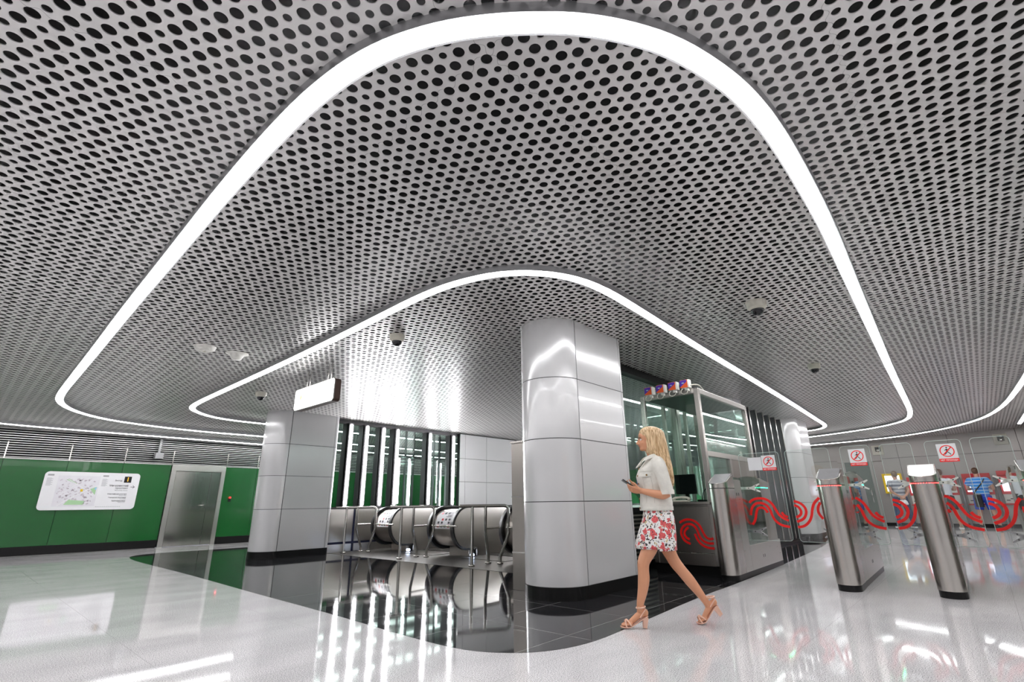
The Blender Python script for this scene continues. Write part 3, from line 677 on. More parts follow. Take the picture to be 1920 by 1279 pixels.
# ------------------------------------------------------------------ ticket inspector's booth
BU0, BU1, BV0, BV1, BZ = 7.55, 9.78, 2.93, 3.93, 2.70
t = thing('ticket_booth', 'glass and steel inspector booth between the big pillar and the ticket gates', 'booth', (BU0, BV0, 0))
MB().box(BU0+.03, BU1, BV0+.03, BV1, 0, .13).build('plinth', M_BLACK, t)
ps = .075
for i, (a, b) in enumerate(((BU0, BV0), (BU0, BV1-ps), (BU1-ps, BV0), (BU1-ps, BV1-ps))):
    MB().box(a, a+ps, b, b+ps, .13, BZ).build('corner_post', M_STEEL, t, bevel=.006)
for z0, z1 in ((BZ-.08, BZ-.001), (.94, 1.0)): MB().box(BU0+.001, BU0+ps, BV0+ps, BV1-ps, z0, z1).build('front_rail', M_STEELH, t, bevel=.004)
for a, b, z0, z1 in ((BU0+ps, BU1-ps, BZ-.08, BZ-.001), (BU0+ps, BU1-ps, 1.66, 1.74), (BU0+ps, BU1-ps, .94, .99), (8.52, 8.60, .99, 1.66)): MB().box(a, b, BV0+.001, BV0+ps, z0, z1).build('side_rail', M_STEELH, t, bevel=.004)
MB().box(BU0, BU0+.02, BV0+ps, BV1-ps, .30, .94).box(BU0+.004, BU0+.03, BV0+ps, BV1-ps, .13, .29).build('front_panel', M_STEELD, t, bevel=.003)
MB().box(BU0+ps, BU1-ps, BV0+.01, BV0+.03, .13, .94).build('side_panel', M_STEELD, t)
MB().box(BU0+.03, BU1-.03, BV0+.03, BV1-.03, BZ-.05, BZ-.03).build('roof', plain('booth_roof', (.12, .15, .14), .3, .4), t)
MB().box(BU0+.03, BU0+.042, BV0+ps, BV1-ps, 1.0, BZ-.08).build('front_pane', M_GLASSB, t)
MB().box(BU0+ps, BU1-ps, BV0+.03, BV0+.042, 1.74, BZ-.08).build('side_pane', M_GLASSB, t)
MB().box(BU0+ps, 8.52, BV0+.03, BV0+.042, .99, 1.66).build('side_pane', M_GLASSB, t)
MB().box(8.60, BU1-ps, BV0+.025, BV0+.045, .99, 1.66).build('steel_shutter', M_STEELD, t)
MB().box(BU1-.05, BU1-.04, BV0+ps, BV1-ps, .13, BZ-.08).build('rear_pane', M_GLASSB, t)
for a, b in ((8.3, 3.86), (8.75, 3.86), (9.2, 3.86)): MB().box(a-.03, a+.03, b, b+.05, .13, BZ-.06).build('rear_mullion', M_STEELD, t)
MB().box(BU0-.07, BU0+.40, BV0+.02, BV1-.02, .965, 1.005).build('counter', M_STEELD, t, bevel=.006)
RB = MB(); ax = (Vector((BU0-.001, 0, 0)), (0, 1, 0), (0, 0, 1), (1, 0, 0))
for p in ([(3.470, 0.707), (3.400, 0.747), (3.312, 0.760), (3.218, 0.729), (3.157, 0.660), (3.128, 0.573), (3.083, 0.500), (3.018, 0.489), (2.99, 0.505)],
          [(3.335, 0.416), (3.422, 0.451), (3.463, 0.526), (3.461, 0.604), (3.410, 0.669), (3.335, 0.696), (3.265, 0.684), (3.211, 0.621), (3.189, 0.521), (3.143, 0.461), (3.066, 0.432), (2.99, 0.436)],
          [(3.341, 0.644), (3.396, 0.605), (3.417, 0.553), (3.395, 0.503), (3.341, 0.479)],
          [(3.254, 0.557), (3.224, 0.470), (3.164, 0.404), (3.074, 0.371), (2.99, 0.369)]): ribbon(RB, smooth_curve(p, 3), .032, ax, .002)
RB.build('red_emblem', M_RED, t, label='red curved line emblem')
# things in the booth
t = thing('monitor', 'black computer monitor seen edge on inside the booth', 'monitor', (7.95, 3.45, 1.0))
MB().box(7.86, 7.90, 3.28, 3.62, 1.12, 1.42).build('screen', M_BLKP, t, bevel=.006)
MB().box(7.88, 7.93, 3.43, 3.47, 1.0, 1.2).box(7.82, 7.98, 3.35, 3.55, 1.0, 1.012).build('stand', M_BLKP, t)
t = thing('intercom_handset', 'pale green telephone handset lying on the booth counter', 'telephone', (7.56, 3.42, 1.005))
MB().box(7.49, 7.62, 3.28, 3.52, 1.005, 1.03).build('base', M_CREAM, t, bevel=.01)
MB().tube([(7.55, 3.27, 1.04), (7.55, 3.31, 1.065), (7.55, 3.40, 1.072), (7.55, 3.49, 1.065), (7.55, 3.53, 1.04)], [.024, .017, .014, .017, .024], 12).build('handset', M_CREAM, t)
t = thing('gooseneck_microphone', 'black gooseneck microphone on the booth counter', 'microphone', (7.70, 3.12, 1.005))
MB().box(7.66, 7.74, 3.08, 3.2, 1.005, 1.035).build('base', M_BLKP, t, bevel=.008)
MB().tube(smooth_curve([(7.70, 3.14, 1.03), (7.72, 3.12, 1.14), (7.69, 3.05, 1.2), (7.66, 3.0, 1.17)], 2), .007, 8).build('gooseneck', M_BLKP, t)
# four readers clamped to the roof edge
MOR = plain('orange_print', (.85, .13, .03), .4); MPU = plain('violet_print', (.10, .04, .50), .4)
for i, (v, z) in enumerate(((3.74, 2.76), (3.53, 2.765), (3.32, 2.775), (3.12, 2.78))):
    t = thing('antenna_box', 'orange and violet faced box on the booth roof edge, ' + ('nearest the pillar', 'second from the pillar', 'third from the pillar', 'nearest the booth corner post')[i], 'sensor', (BU0-.06, v, z), 'orange and violet boxes on the booth roof')
    MB().box(BU0-.05, BU0+.05, v-.085, v+.062, z-.065, z+.07).build('housing', M_WHITE, t, bevel=.012)
    f = BU0-.052; k = .06
    m = MB().add([(f, v+.062, z-.06), (f, v-.062, z-.06), (f, v-.062, z+.065), (f, v+.062, z+.065)], [(0, 1, 2, 3)])
    fo = m.build('face_print', MOR, t)
    MB().add([(f-.001, v+.062, z-.03), (f-.001, v-.05, z+.06), (f-.001, v+.0, z+.062), (f-.001, v+.062, z+.055)], [(0, 1, 2, 3)]).add([(f-.001, v+.062, z-.03), (f-.001, v+.062, z-.045), (f-.001, v-.05, z+.03), (f-.001, v-.05, z+.06)], [(0, 1, 2, 3)]).build('face_stripe', MPU, t)
    MB().box(f-.0025, f-.001, v-.005, v+.03, z+.008, z+.024).build('small_label', plain('pale_label', (.5, .7, .7), .5), fo)
    MB().box(BU0-.04, BU0+.01, v-.03, v-.005, z-.10, z-.06).box(BU0-.075, BU0-.03, v-.075, v-.05, z-.12, z-.085).build('clamp', M_WHITE, t)
    pts = [(BU0-.06, v-.06, z-.11), (BU0-.07, v-.05, z-.15), (BU0-.07, v, z-.175), (BU0-.065, v+.055, z-.14), (BU0-.05, v+.05, z-.09), (BU0-.03, v+.03, z-.07)]
    MB().tube(smooth_curve(pts, 2), .0075, 8).build('cable', M_CREAM, t)
cb = MB().tube(smooth_curve([(BU0-.02, 3.10, 2.74), (BU0+.0, 3.0, 2.76), (BU0+.08, 2.93, 2.76), (BU0+.3, 2.96, 2.72)], 2), .009, 8).build('cable', M_CREAM)
tag(cb, 'cream cable looped over the near top corner of the booth', 'cable')
sb = thing('speaker_box', 'narrow white box on the right edge of the big pillar', 'box', (6.24, 3.7, 2.4))
MB().box(6.19, 6.25, 3.55, 3.72, 2.33, 2.72).build('housing', M_WHITE, sb, bevel=.006)
MB().box(6.2, 6.28, 3.60, 3.7, 2.12, 2.31).build('lower_cover', M_STEELD, sb, bevel=.004)

# ------------------------------------------------------------------ ticket gates
PAT = {'A': [(0.557, 0.904), (0.518, 0.964), (0.452, 0.999), (0.367, 1.008), (0.287, 0.991), (0.226, 0.937), (0.192, 0.866), (0.160, 0.785), (0.113, 0.733), (0.036, 0.694)],
       'B': [(0.550, 0.700), (0.533, 0.807), (0.507, 0.879), (0.450, 0.933), (0.377, 0.944), (0.299, 0.914), (0.259, 0.843), (0.244, 0.761), (0.211, 0.686), (0.141, 0.630), (0.034, 0.610)],
       'Cc': [(0.547, 0.623), (0.489, 0.689), (0.460, 0.796), (0.432, 0.861), (0.376, 0.879), (0.326, 0.861), (0.300, 0.802)],
       'D': [(0.111, 0.808), (0.085, 0.762), (0.039, 0.740)],
       'E': [(-0.026, 0.611), (-0.109, 0.623), (-0.184, 0.686), (-0.224, 0.764), (-0.246, 0.854), (-0.281, 0.932), (-0.356, 0.999)],
       'F': [(-0.032, 0.960), (-0.110, 0.934), (-0.163, 0.871), (-0.166, 0.798), (-0.120, 0.719), (-0.027, 0.682)],
       'G': [(-0.028, 0.906), (-0.079, 0.883), (-0.106, 0.820), (-0.086, 0.769), (-0.027, 0.740)],
       'H': [(-0.360, 0.937), (-0.318, 0.876), (-0.309, 0.798), (-0.357, 0.721)]}
def sutherland(poly):  # clip a polyline to |v| limits: drop points outside
    return poly
GR = radians(1.5); HX = 1.0     # hinge distance behind the pillar front
def gate(u, v, label, left_w, right_w, glare_cap=False, plain_collar=False):
    """Origin at the middle of the front foot. left_w / right_w: width of the glass flap on the +v / -v side."""
    t = thing('ticket_gate', label, 'ticket gate', (u, v, 0), 'row of steel ticket gates', GR)
    h = .125
    D = arc(.13, 0, h, 90, 270, 16)+[(.42, -h), (.42, h)]
    D = [(.13+(x-.13)*1.05 if x < .13 else x, y) for x, y in D]
    top = lambda x, y: 1.235+.075*max(0, min(1, (x)/.34))+.07*max(0, min(1, (x/.36)))**2
    MB().prism([(x+.012 if x < .2 else x, y*.96) for x, y in D], 0, .07).box(.42, 2.4, -h+.01, h-.01, 0, .07).build('plinth', M_BLACK, t, local=True)
    MB().prism(D, .07, 1.175, smooth=True).build('front_pillar', M_STEEL, t, local=True)
    MB().prism(D, 1.182, top, smooth=True).build('pillar_head', M_STEEL, t, local=True)
    # card pad on the sloping head, painted white where it mirrors a lamp
    cap = [(x*.93+.012, y*.93) for x, y in D if x < .38]+[(.385, -h*.93), (.385, h*.93)]
    MB().prism(cap, lambda x, y: top(x, y)+.0005, lambda x, y: top(x, y)+.006).build('card_pad', M_WHITE if glare_cap else M_ALU, t, local=True, label='grey card pad painted white for lamp glare' if glare_cap else 'grey card pad')
    m = MB(); n = len(D); rim = D+[D[0]]
    m.tube([(x, y, top(x, y)+.003) for x, y in rim], .005, 6); m.build('pad_rim', M_POL, t, local=True)
    m = MB()
    for k in range(15):
        a = radians(100+160*k/14); m.ell((.13+(h*1.05+.002)*cos(a), (h+.002)*sin(a), 1.168), .006, .006, .0045, 6)
    if not plain_collar: m.build('red_led_row', M_REDL, t, local=True)
    m = MB().prism([(p[0]-.002 if p[0] < .13 else p[0], p[1]*1.01) for p in D], 1.174, 1.183); m.build('seam', M_JOINT, t, local=True)
    # body
    MB().box(.42, .72, -h, h, .07, 1.30).build('side_panel', M_STEELH, t, local=True, bevel=.004)
    MB().box(.722, 2.36, -h, h, .07, .40).build('lower_body', M_STEELH, t, local=True, bevel=.004)
    m = MB()
    for s in (-1, 1):
        for dx in (.47, .56): m.box(dx, dx+.02, s*h-.002, s*h+.002, 1.08, 1.12)
        for dx in (1.3, 1.38): m.box(dx, dx+.015, s*h-.002, s*h+.002, .2, .24)
    m.build('slot', M_JOINT, t, local=True)
    for s in (-1, 1):
        P = [(.72, .40), (1.72, .40), (1.72, 1.33), (1.5, 1.365), (1.1, 1.37), (.72, 1.34)]
        m = MB(); y = s*(h-.006)
        m.loft([[(x, y-.004, z) for x, z in P], [(x, y+.004, z) for x, z in P]], smooth=False); m.build('glass_cheek', M_GLASSG, t, local=True)
    MB().box(.95, 1.10, -.05, .05, .4, 1.12).build('flap_drive', M_STEELD, t, local=True)
    # rear pillar
    Rr = [(1.72, h), (1.72, -h)]+[(x, y) for x, y in arc(2.24, 0, h, -90, 90, 12)]
    MB().prism(Rr, .40, lambda x, y: 1.36-.09*max(0, (x-1.72)/.62)**2, smooth=False).build('rear_pillar', M_STEELD, t, local=True)
    m = MB()
    for k in range(12):
        for s in (-1, 1): m.ell((1.74+.035*k, s*(h+.002), 1.21), .010, .004, .0055, 6)
    for k in range(9):
        y = -h+.02+k*(2*h-.04)/8; m.ell((1.718, y, 1.21), .004, .009, .0055, 6)
    m.build('green_led_row', M_GRNL, t, local=True)
    # flaps held by forks
    for s, wd in ((1, left_w), (-1, right_w)):
        if not wd: continue
        cen = s*(h+wd+.02)     # passage middle line in local y
        z0, z1 = .455, 1.70
        def Y(q): return cen - s*q        # q = distance from the passage middle
        P = rrect(wd/2+.02, (z1-z0)/2, .045); cy = (cen-s*.022+s*h*.55)/2
        w2 = abs(cen-s*.022-s*h*.55)/2
        P = [(x/(wd/2+.02)*w2, y+(z0+z1)/2) for x, y in P]
        m = MB(); m.loft([[(HX-.004, cy+x, z) for x, z in P], [(HX+.004, cy+x, z) for x, z in P]], smooth=False)
        fl_ = m.build('glass_flap', M_GLASS, t, local=True, label='clear glass flap with red curved lines')
        m = MB(); m.tube([(HX, cy+x, z) for x, z in P+[P[0]]], .0028, 5, cap=False); m.build('flap_edge', M_GEDGE, fl_, local=True)
        for zf in (1.19, .575):
            m = MB()
            def arm(y0, zz0, y1, zz1, wa, wb):
                d = Vector((0, y1-y0, zz1-zz0)).normalized(); q = Vector((0, -d[2], d[1]))
                a = Vector((HX, y0, zz0)); b = Vector((HX, y1, zz1))
                for e in (-1, 1):
                    X = Vector((e*.008, 0, 0)); 
                r = [[a+q*wa+Vector((dx, 0, 0)), a-q*wa+Vector((dx, 0, 0)), b-q*wb+Vector((dx, 0, 0)), b+q*wb+Vector((dx, 0, 0))] for dx in (-.011, .011)]
                m.loft(r, smooth=False)
            arm(s*.04, zf, s*(h+.085), zf, .018, .018)
            arm(s*(h+.072), zf, s*(h+.185), zf+.058, .020, .008)
            arm(s*(h+.072), zf, s*(h+.185), zf-.058, .020, .008)
            fk = m.build('flap_fork', M_WHITE if zf > 1 else M_ALU, t, local=True)
            m = MB()
            for y, z in ((s*(h+.03), zf), (s*(h+.13), zf+.030), (s*(h+.13), zf-.030)): m.tube([(HX-.016, y, z), (HX-.010, y, z)], .008, 10)
            m.build('bolt', M_JOINT, fk, local=True)
        # red curved lines
        names = ('A', 'B', 'Cc', 'D') if s < 0 else ('E', 'F', 'G', 'H')
        m = MB(); ax = (Vector((HX-.007, cen, .035)), (0, 1, 0), (0, 0, 1), (1, 0, 0))
        for nme in names:
            pts = smooth_curve(PAT[nme], 2)
            lim = wd+.0
            keep = [p for p in pts if abs(p[0]) <= lim+.02]
            # keep only the run that stays on the flap
            if len(keep) > 2: ribbon(m, keep, .034, ax, .0012)
        m.build('red_line', M_RED, fl_, local=True)
        if s < 0:   # notice on the flap hanging towards -v
            q = (.075, .265)
            a, b = cen+q[0], cen+q[1]; zt, zb = 1.655, 1.475
            X = HX-.008
            sg = MB().box(X-.001, X+.001, a, b, zb, zt).build('notice', M_PAPER, fl_, local=True, label='white no passage notice')
            sg.parent = t
            MB().box(X-.0012, X+.001, a, b, zb-.04, zb).build('notice_band', M_RED, sg, local=True)
            m = MB(); cy_, cz_ = (a+b)/2, (zt+zb)/2; rr = .072
            for k in range(24):
                a0, a1 = 2*pi*k/24, 2*pi*(k+1)/24
                m.add([(X-.0015, cy_+rr*cos(a0), cz_+rr*sin(a0)), (X-.0015, cy_+rr*cos(a1), cz_+rr*sin(a1)), (X-.0015, cy_+(rr-.011)*cos(a1), cz_+(rr-.011)*sin(a1)), (X-.0015, cy_+(rr-.011)*cos(a0), cz_+(rr-.011)*sin(a0))], [(0, 1, 2, 3)])
            m.build('prohibition_ring', M_RED, sg, local=True)
            axx = (Vector((X-.0016, cy_, cz_)), (0, -1, 0), (0, 0, 1), (-1, 0, 0))
            m = MB(); ribbon(m, [(-.048, -.048), (.048, .048)], .011, axx, .0006); m.build('prohibition_bar', M_RED, sg, local=True)
            m = MB(); axx = (Vector((X-.0014, cy_, cz_)), (0, -1, 0), (0, 0, 1), (-1, 0, 0))
            ribbon(m, [(0.0, .028), (-.002, -.005)], .016, axx, .0004); ribbon(m, [(-.002, -.005), (.018, -.025), (.03, -.045)], .009, axx, .0004); ribbon(m, [(-.002, -.005), (-.012, -.025), (-.03, -.04)], .009, axx, .0004); ribbon(m, [(0, .024), (-.024, .008)], .007, axx, .0004); ribbon(m, [(0, .024), (.022, .004)], .007, axx, .0004)
            m.tube([(X-.001, cy_-.002, cz_+.043), (X-.002, cy_-.002, cz_+.043)], .009, 10)
            m.build('walking_figure', M_TXT, sg, local=True)
            text('lettering', 'НЕТ ПРОХОДА', .023, M_PAPER, sg, (X-.0016, (a+b)/2, zb-.021), (0, -1, 0), (0, 0, 1), 'CENTER', local=True, bold=.0006)
            if wd > .4: MB().box(X-.001, X+.001, b+.005, b+.20, zb-.03, zt-.02).build('blank_label', M_PAPER, sg, local=True)
    return t
gate(7.22, 2.74, 'wide steel ticket gate beside the inspector booth', 0, .52, False, True)
gate(7.20, 1.375, 'steel ticket gate second from the booth with red lit collar', .50, .285)
gate(7.33, .46, 'steel ticket gate with a card pad painted white for lamp glare', .285, .30, True)
gate(7.33, -.47, 'steel ticket gate cut off by the right edge of the picture', .30, .30)
gate(7.33, -1.40, 'farthest right steel ticket gate, mostly out of view', .30, 0)

# ------------------------------------------------------------------ far wall: machines, terminal, cameras
def machine(v0, v1, label, top=1.85, simple=False, fin=True):
    t = thing('ticket_machine', label, 'ticket machine', (UR-.3, (v0+v1)/2, 0), 'red ticket machines')
    u = UR-.36
    MB().box(u+.08, UR, v0, v1, .12, .78).build('base_cabinet', M_RWALL, t, bevel=.008)
    MB().box(u+.10, UR, v0+.02, v1-.02, 0, .12).build('kick_plate', M_BLACK, t)
    MB().box(u+.0, UR, v0-.02, v1+.02, .76, .81).build('shelf', M_REDP, t, bevel=.006)
    MB().box(u+.12, UR, v0+.02, v1-.02, .81, 1.12).build('reader_panel', M_WHITE, t, bevel=.006)
    m = MB()
    m.add([(u+.10, v0, 1.12), (u+.10, v1, 1.12), (u+.20, v1, top-.14), (u+.20, v0, top-.14), (UR, v0, 1.12), (UR, v1, 1.12), (UR, v1, top-.14), (UR, v0, top-.14)], [(0, 1, 2, 3), (4, 7, 6, 5), (0, 4, 5, 1), (3, 2, 6, 7), (0, 3, 7, 4), (1, 5, 6, 2)])
    m.build('console', M_REDP, t, bevel=.006)
    MB().box(u+.05, UR, v0, v1, top-.14, top).build('hood', M_REDP, t, bevel=.01)
    w_ = v1-v0
    def slp(z): return u+.10+.10*(z-1.12)/(top-.26)
    m = MB(); a, b = v0+w_*.38, v1-.06
    m.add([(slp(1.2)-.006, a, 1.22), (slp(1.2)-.006, b, 1.22), (slp(1.6)-.006, b, 1.60), (slp(1.6)-.006, a, 1.60)], [(0, 1, 2, 3)]); m.build('screen', emis('machine_screen', (.75, .8, .95), 1.1), t)
    m = MB()
    for k in range(4): m.box(u+.112, u+.12, v1-.16-.16*k*w_, v1-.06-.16*k*w_, .90+.05*(k % 2), .93+.05*(k % 2))
    m.build('slot', M_TXT, t)
    m = MB().box(slp(1.3)-.012, slp(1.3)+.02, v0+.05, v0+w_*.30, 1.2, 1.42); m.build('card_reader', M_WHITE, t)
    if fin:
        m = MB(); m.add([(UR-.75, v1+.05, 0), (UR-.60, v1+.05, 0), (UR-.10, v1+.05, 1.75), (UR-.2, v1+.05, 1.75), (UR-.75, v1+.12, 0), (UR-.60, v1+.12, 0), (UR-.10, v1+.12, 1.75), (UR-.2, v1+.12, 1.75)], [(0, 1, 2, 3), (4, 7, 6, 5), (0, 4, 5, 1), (1, 5, 6, 2), (2, 6, 7, 3), (3, 7, 4, 0)])
        m.build('privacy_fin', M_DPOST, t, bevel=.01)
machine(4.78, 5.45, 'red ticket machine left of the glass door, glimpsed past the second gate', 1.72)
machine(1.45, 2.08, 'red ticket machine to the right of the yellow framed terminal', 1.80, fin=False)
machine(.62, 1.32, 'red ticket machine used by the person in white, beside the bright pad gate', 1.83, fin=False)
machine(-.34, .44, 'red ticket machine used by the person in the blue striped shirt', 1.86)
machine(-1.22, -.52, 'rightmost red ticket machine against the side wall', 1.92)
t = thing('information_terminal', 'yellow framed information screen on the far wall beside the glass door', 'screen', (UR, 2.6, 1.6))
MB().box(UR-.10, UR, 2.22, 2.86, 1.22, 1.98).build('frame', M_YEL, t, bevel=.01)
MB().box(UR-.105, UR-.09, 2.30, 2.78, 1.30, 1.90).build('screen', emis('pale_screen', (.7, .85, .95), .9), t)
for i, (v, z, lab) in enumerate(((2.80, 2.93, 'left'), (-.92, 3.03, 'right'))):
    t = thing('wall_camera', 'cream framed camera box high on the far wall, %s one' % lab, 'camera', (UR, v, z), 'camera boxes on the far wall')
    MB().box(UR-.05, UR, v-.19, v+.19, z-.19, z+.19).build('plate', M_CREAM, t, bevel=.01)
    MB().box(UR-.06, UR-.04, v-.10, v+.08, z-.06, z+.12).build('recess', M_BLKP, t)
    MB().ell((UR-.08, v-.02, z-.02), .06, .07, .07, 10).build('lens', M_POL, t)
t = thing('wall_camera', 'cream framed camera box on the side wall in the far right corner', 'camera', (23.6, -1.6, 2.9))
MB().box(23.3, 23.9, -1.62, -1.55, 2.75, 3.1).build('plate', M_CREAM, t, bevel=.01)
MB().box(23.4, 23.8, -1.56, -1.54, 2.82, 3.04).build('recess', M_BLKP, t)

#PEOPLE
# ------------------------------------------------------------------ people
M_SKIN = plain('tanned_skin', (.66, .31, .175), .45, 0, .06, 14); M_SKIN2 = plain('skin', (.55, .29, .20), .5, 0, .08, 14)
M_LIP = plain('lips', (.50, .12, .10), .4); M_EYEW = plain('eye_white', (.75, .72, .70), .3); M_EYED = plain('iris', (.05, .04, .035), .25); M_BROW = plain('brow_hair', (.22, .12, .06), .7)
M_DENIM = plain('white_denim', (.72, .70, .64), .8, 0, .12, 17, bump=.9); M_SEAMD = plain('denim_seam', (.48, .46, .40), .8)
M_BRASS = plain('brass_button', (.30, .18, .07), .3, .9); M_NUDE = plain('nude_leather', (.80, .50, .38), .35); M_SOLE = plain('shoe_sole', (.60, .40, .26), .5)
def hairmat(name, c1, c2):
    m, nt, b = newmat(name); tc = N(nt, 'ShaderNodeTexCoord'); mp = N(nt, 'ShaderNodeMapping'); mp.inputs['Scale'].default_value = (75, 75, 5)
    nz = N(nt, 'ShaderNodeTexNoise'); nz.inputs['Scale'].default_value = 1.4; nz.inputs['Detail'].default_value = 4
    L(nt, tc.outputs['Object'], mp.inputs[0]); L(nt, mp.outputs[0], nz.inputs['Vector'])
    cr = N(nt, 'ShaderNodeValToRGB'); cr.color_ramp.elements[0].position = .36; cr.color_ramp.elements[1].position = .62
    cr.color_ramp.elements[0].color = (*c1, 1); cr.color_ramp.elements[1].color = (*c2, 1); L(nt, nz.outputs['Fac'], cr.inputs[0]); L(nt, cr.outputs[0], b.inputs['Base Color'])
    bp = N(nt, 'ShaderNodeBump'); bp.inputs['Strength'].default_value = .5; bp.inputs['Distance'].default_value = .004; L(nt, nz.outputs['Fac'], bp.inputs['Height']); L(nt, bp.outputs[0], b.inputs['Normal'])
    b.inputs['Roughness'].default_value = .38; return m
M_BLOND = hairmat('blond_hair', (.42, .24, .10), (.90, .68, .42)); M_BRN = hairmat('brown_hair', (.06, .03, .018), (.15, .08, .045))
def floral():
    m, nt, b = newmat('floral_print'); tc = N(nt, 'ShaderNodeTexCoord')
    ds = N(nt, 'ShaderNodeTexNoise'); ds.inputs['Scale'].default_value = 30; L(nt, tc.outputs['Object'], ds.inputs['Vector'])
    ad = N(nt, 'ShaderNodeMix', data_type='RGBA'); ad.blend_type = 'LINEAR_LIGHT'; ad.inputs[0].default_value = .035; L(nt, tc.outputs['Object'], ad.inputs[6]); L(nt, ds.outputs['Color'], ad.inputs[7])
    base = None
    def layer(scale, thr, col, off, prev, jit=1.0, inner=None):
        mp = N(nt, 'ShaderNodeMapping'); mp.inputs['Location'].default_value = off; L(nt, ad.outputs[2], mp.inputs[0])
        v = N(nt, 'ShaderNodeTexVoronoi'); v.inputs['Scale'].default_value = scale; v.inputs['Randomness'].default_value = jit; L(nt, mp.outputs[0], v.inputs['Vector'])
        f = mth(nt, 'LESS_THAN', v.outputs['Distance'], thr)
        mx = N(nt, 'ShaderNodeMix', data_type='RGBA'); L(nt, f, mx.inputs[0])
        if prev is None: mx.inputs[6].default_value = (.86, .84, .82, 1)
        else: L(nt, prev, mx.inputs[6])
        if inner:
            cr = N(nt, 'ShaderNodeValToRGB'); L(nt, mth(nt, 'FRACT', mth(nt, 'MULTIPLY', v.outputs['Distance'], 7.5)), cr.inputs[0])
            cr.color_ramp.elements[0].color = (*inner, 1); cr.color_ramp.elements[1].color = (*col, 1); L(nt, cr.outputs[0], mx.inputs[7])
        else: mx.inputs[7].default_value = (*col, 1)
        return mx.outputs[2]
    a = layer(34, .36, (.05, .035, .035), (.3, .1, .2), None)
    a = layer(24, .22, (.62, .47, .22), (.7, .4, .6), a)
    a = layer(14, .42, (.85, .18, .17), (.15, .55, .32), a, .85, (.55, .04, .06))
    a = layer(60, .22, (.04, .03, .03), (.9, .2, .7), a)
    L(nt, a, b.inputs['Base Color']); b.inputs['Roughness'].default_value = .75
    return m
M_FLORAL = floral()
def blob(name, m, mat, parent, voxel=.006, it=4, **kw):
    o = m.build(name, mat, parent, local=True, **kw)
    r = o.modifiers.new('remesh', 'REMESH'); r.mode = 'VOXEL'; r.voxel_size = voxel; r.use_smooth_shade = True
    if it:
        s = o.modifiers.new('smooth', 'SMOOTH'); s.iterations = it; s.factor = .5
    return o
def serings(rows, n=36, wave=0, amp=0, e=.72):
    out = []
    for cx, cy, z, rx, ry in rows:
        g = []
        for j in range(n):
            a = 2*pi*j/n; c, s = cos(a), sin(a); k = 1+amp*sin(wave*a+z*9)
            g.append((cx+rx*k*math.copysign(abs(c)**e, c), cy+ry*k*math.copysign(abs(s)**e, s), z))
        out.append(g)
    return out
def erings(rows, n=28, wave=0, amp=0):   # rows: (cx, cy, z, rx, ry)
    return [[(cx+rx*cos(2*pi*j/n)*(1+amp*sin(wave*2*pi*j/n+z*9)), cy+ry*sin(2*pi*j/n)*(1+amp*sin(wave*2*pi*j/n+z*9)), z) for j in range(n)] for cx, cy, z, rx, ry in rows]
def limb(m, pts, n=14):   # pts: (x,y,z,r)
    q = smooth_curve([tuple(p) for p in pts], 2)
    m.tube([p[:3] for p in q], [p[3] for p in q], n)
def hand(m, wrist, dirv, palm_n, side, curl=.6, L_=.17, sc=1.0):
    """palm and five fingers; dirv forearm direction, palm_n out of the palm, side: thumb side vector"""
    w = Vector(wrist); d = Vector(dirv).normalized(); pn = Vector(palm_n); pn = (pn-d*pn.dot(d)).normalized(); s = d.cross(pn)
    if s.dot(Vector(side)) < 0: s = -s
    P = lambda a, b, c: w+d*a*sc+s*b*sc+pn*c*sc
    for b in (-.026, -.009, .009, .026): limb(m, [(*P(-.01, b*.5, 0), .017*sc), (*P(.035, b*.9, .0), .0145*sc), (*P(.078, b, .003), .0115*sc)], 8)
    for b, l, r in ((-.029, .056, .0072), (-.010, .072, .0080), (.010, .077, .0082), (.029, .069, .0080)):
        a = P(.075, b, .003); c1 = curl*.5; c2 = curl*1.1; c3 = curl*1.7
        p1 = a+(d*cos(c1)+pn*sin(c1))*l*.42*sc; p2 = p1+(d*cos(c2)+pn*sin(c2))*l*.33*sc; p3 = p2+(d*cos(c3)+pn*sin(c3))*l*.25*sc
        m.tube([tuple(a), tuple(p1), tuple(p2), tuple(p3)], [r*1.1*sc, r*sc, r*.95*sc, r*.75*sc], 8); m.ell(p3, r*.75*sc, r*.75*sc, r*.75*sc, 6)
    a = P(.022, .026, .004); b = P(.045, .050, .018); c = P(.070, .056, .032); e = P(.088, .052, .040)
    m.tube([tuple(P(.0, .012, 0)), tuple(a), tuple(b), tuple(c), tuple(e)], [.014*sc, .013*sc, .0105*sc, .009*sc, .007*sc], 8)
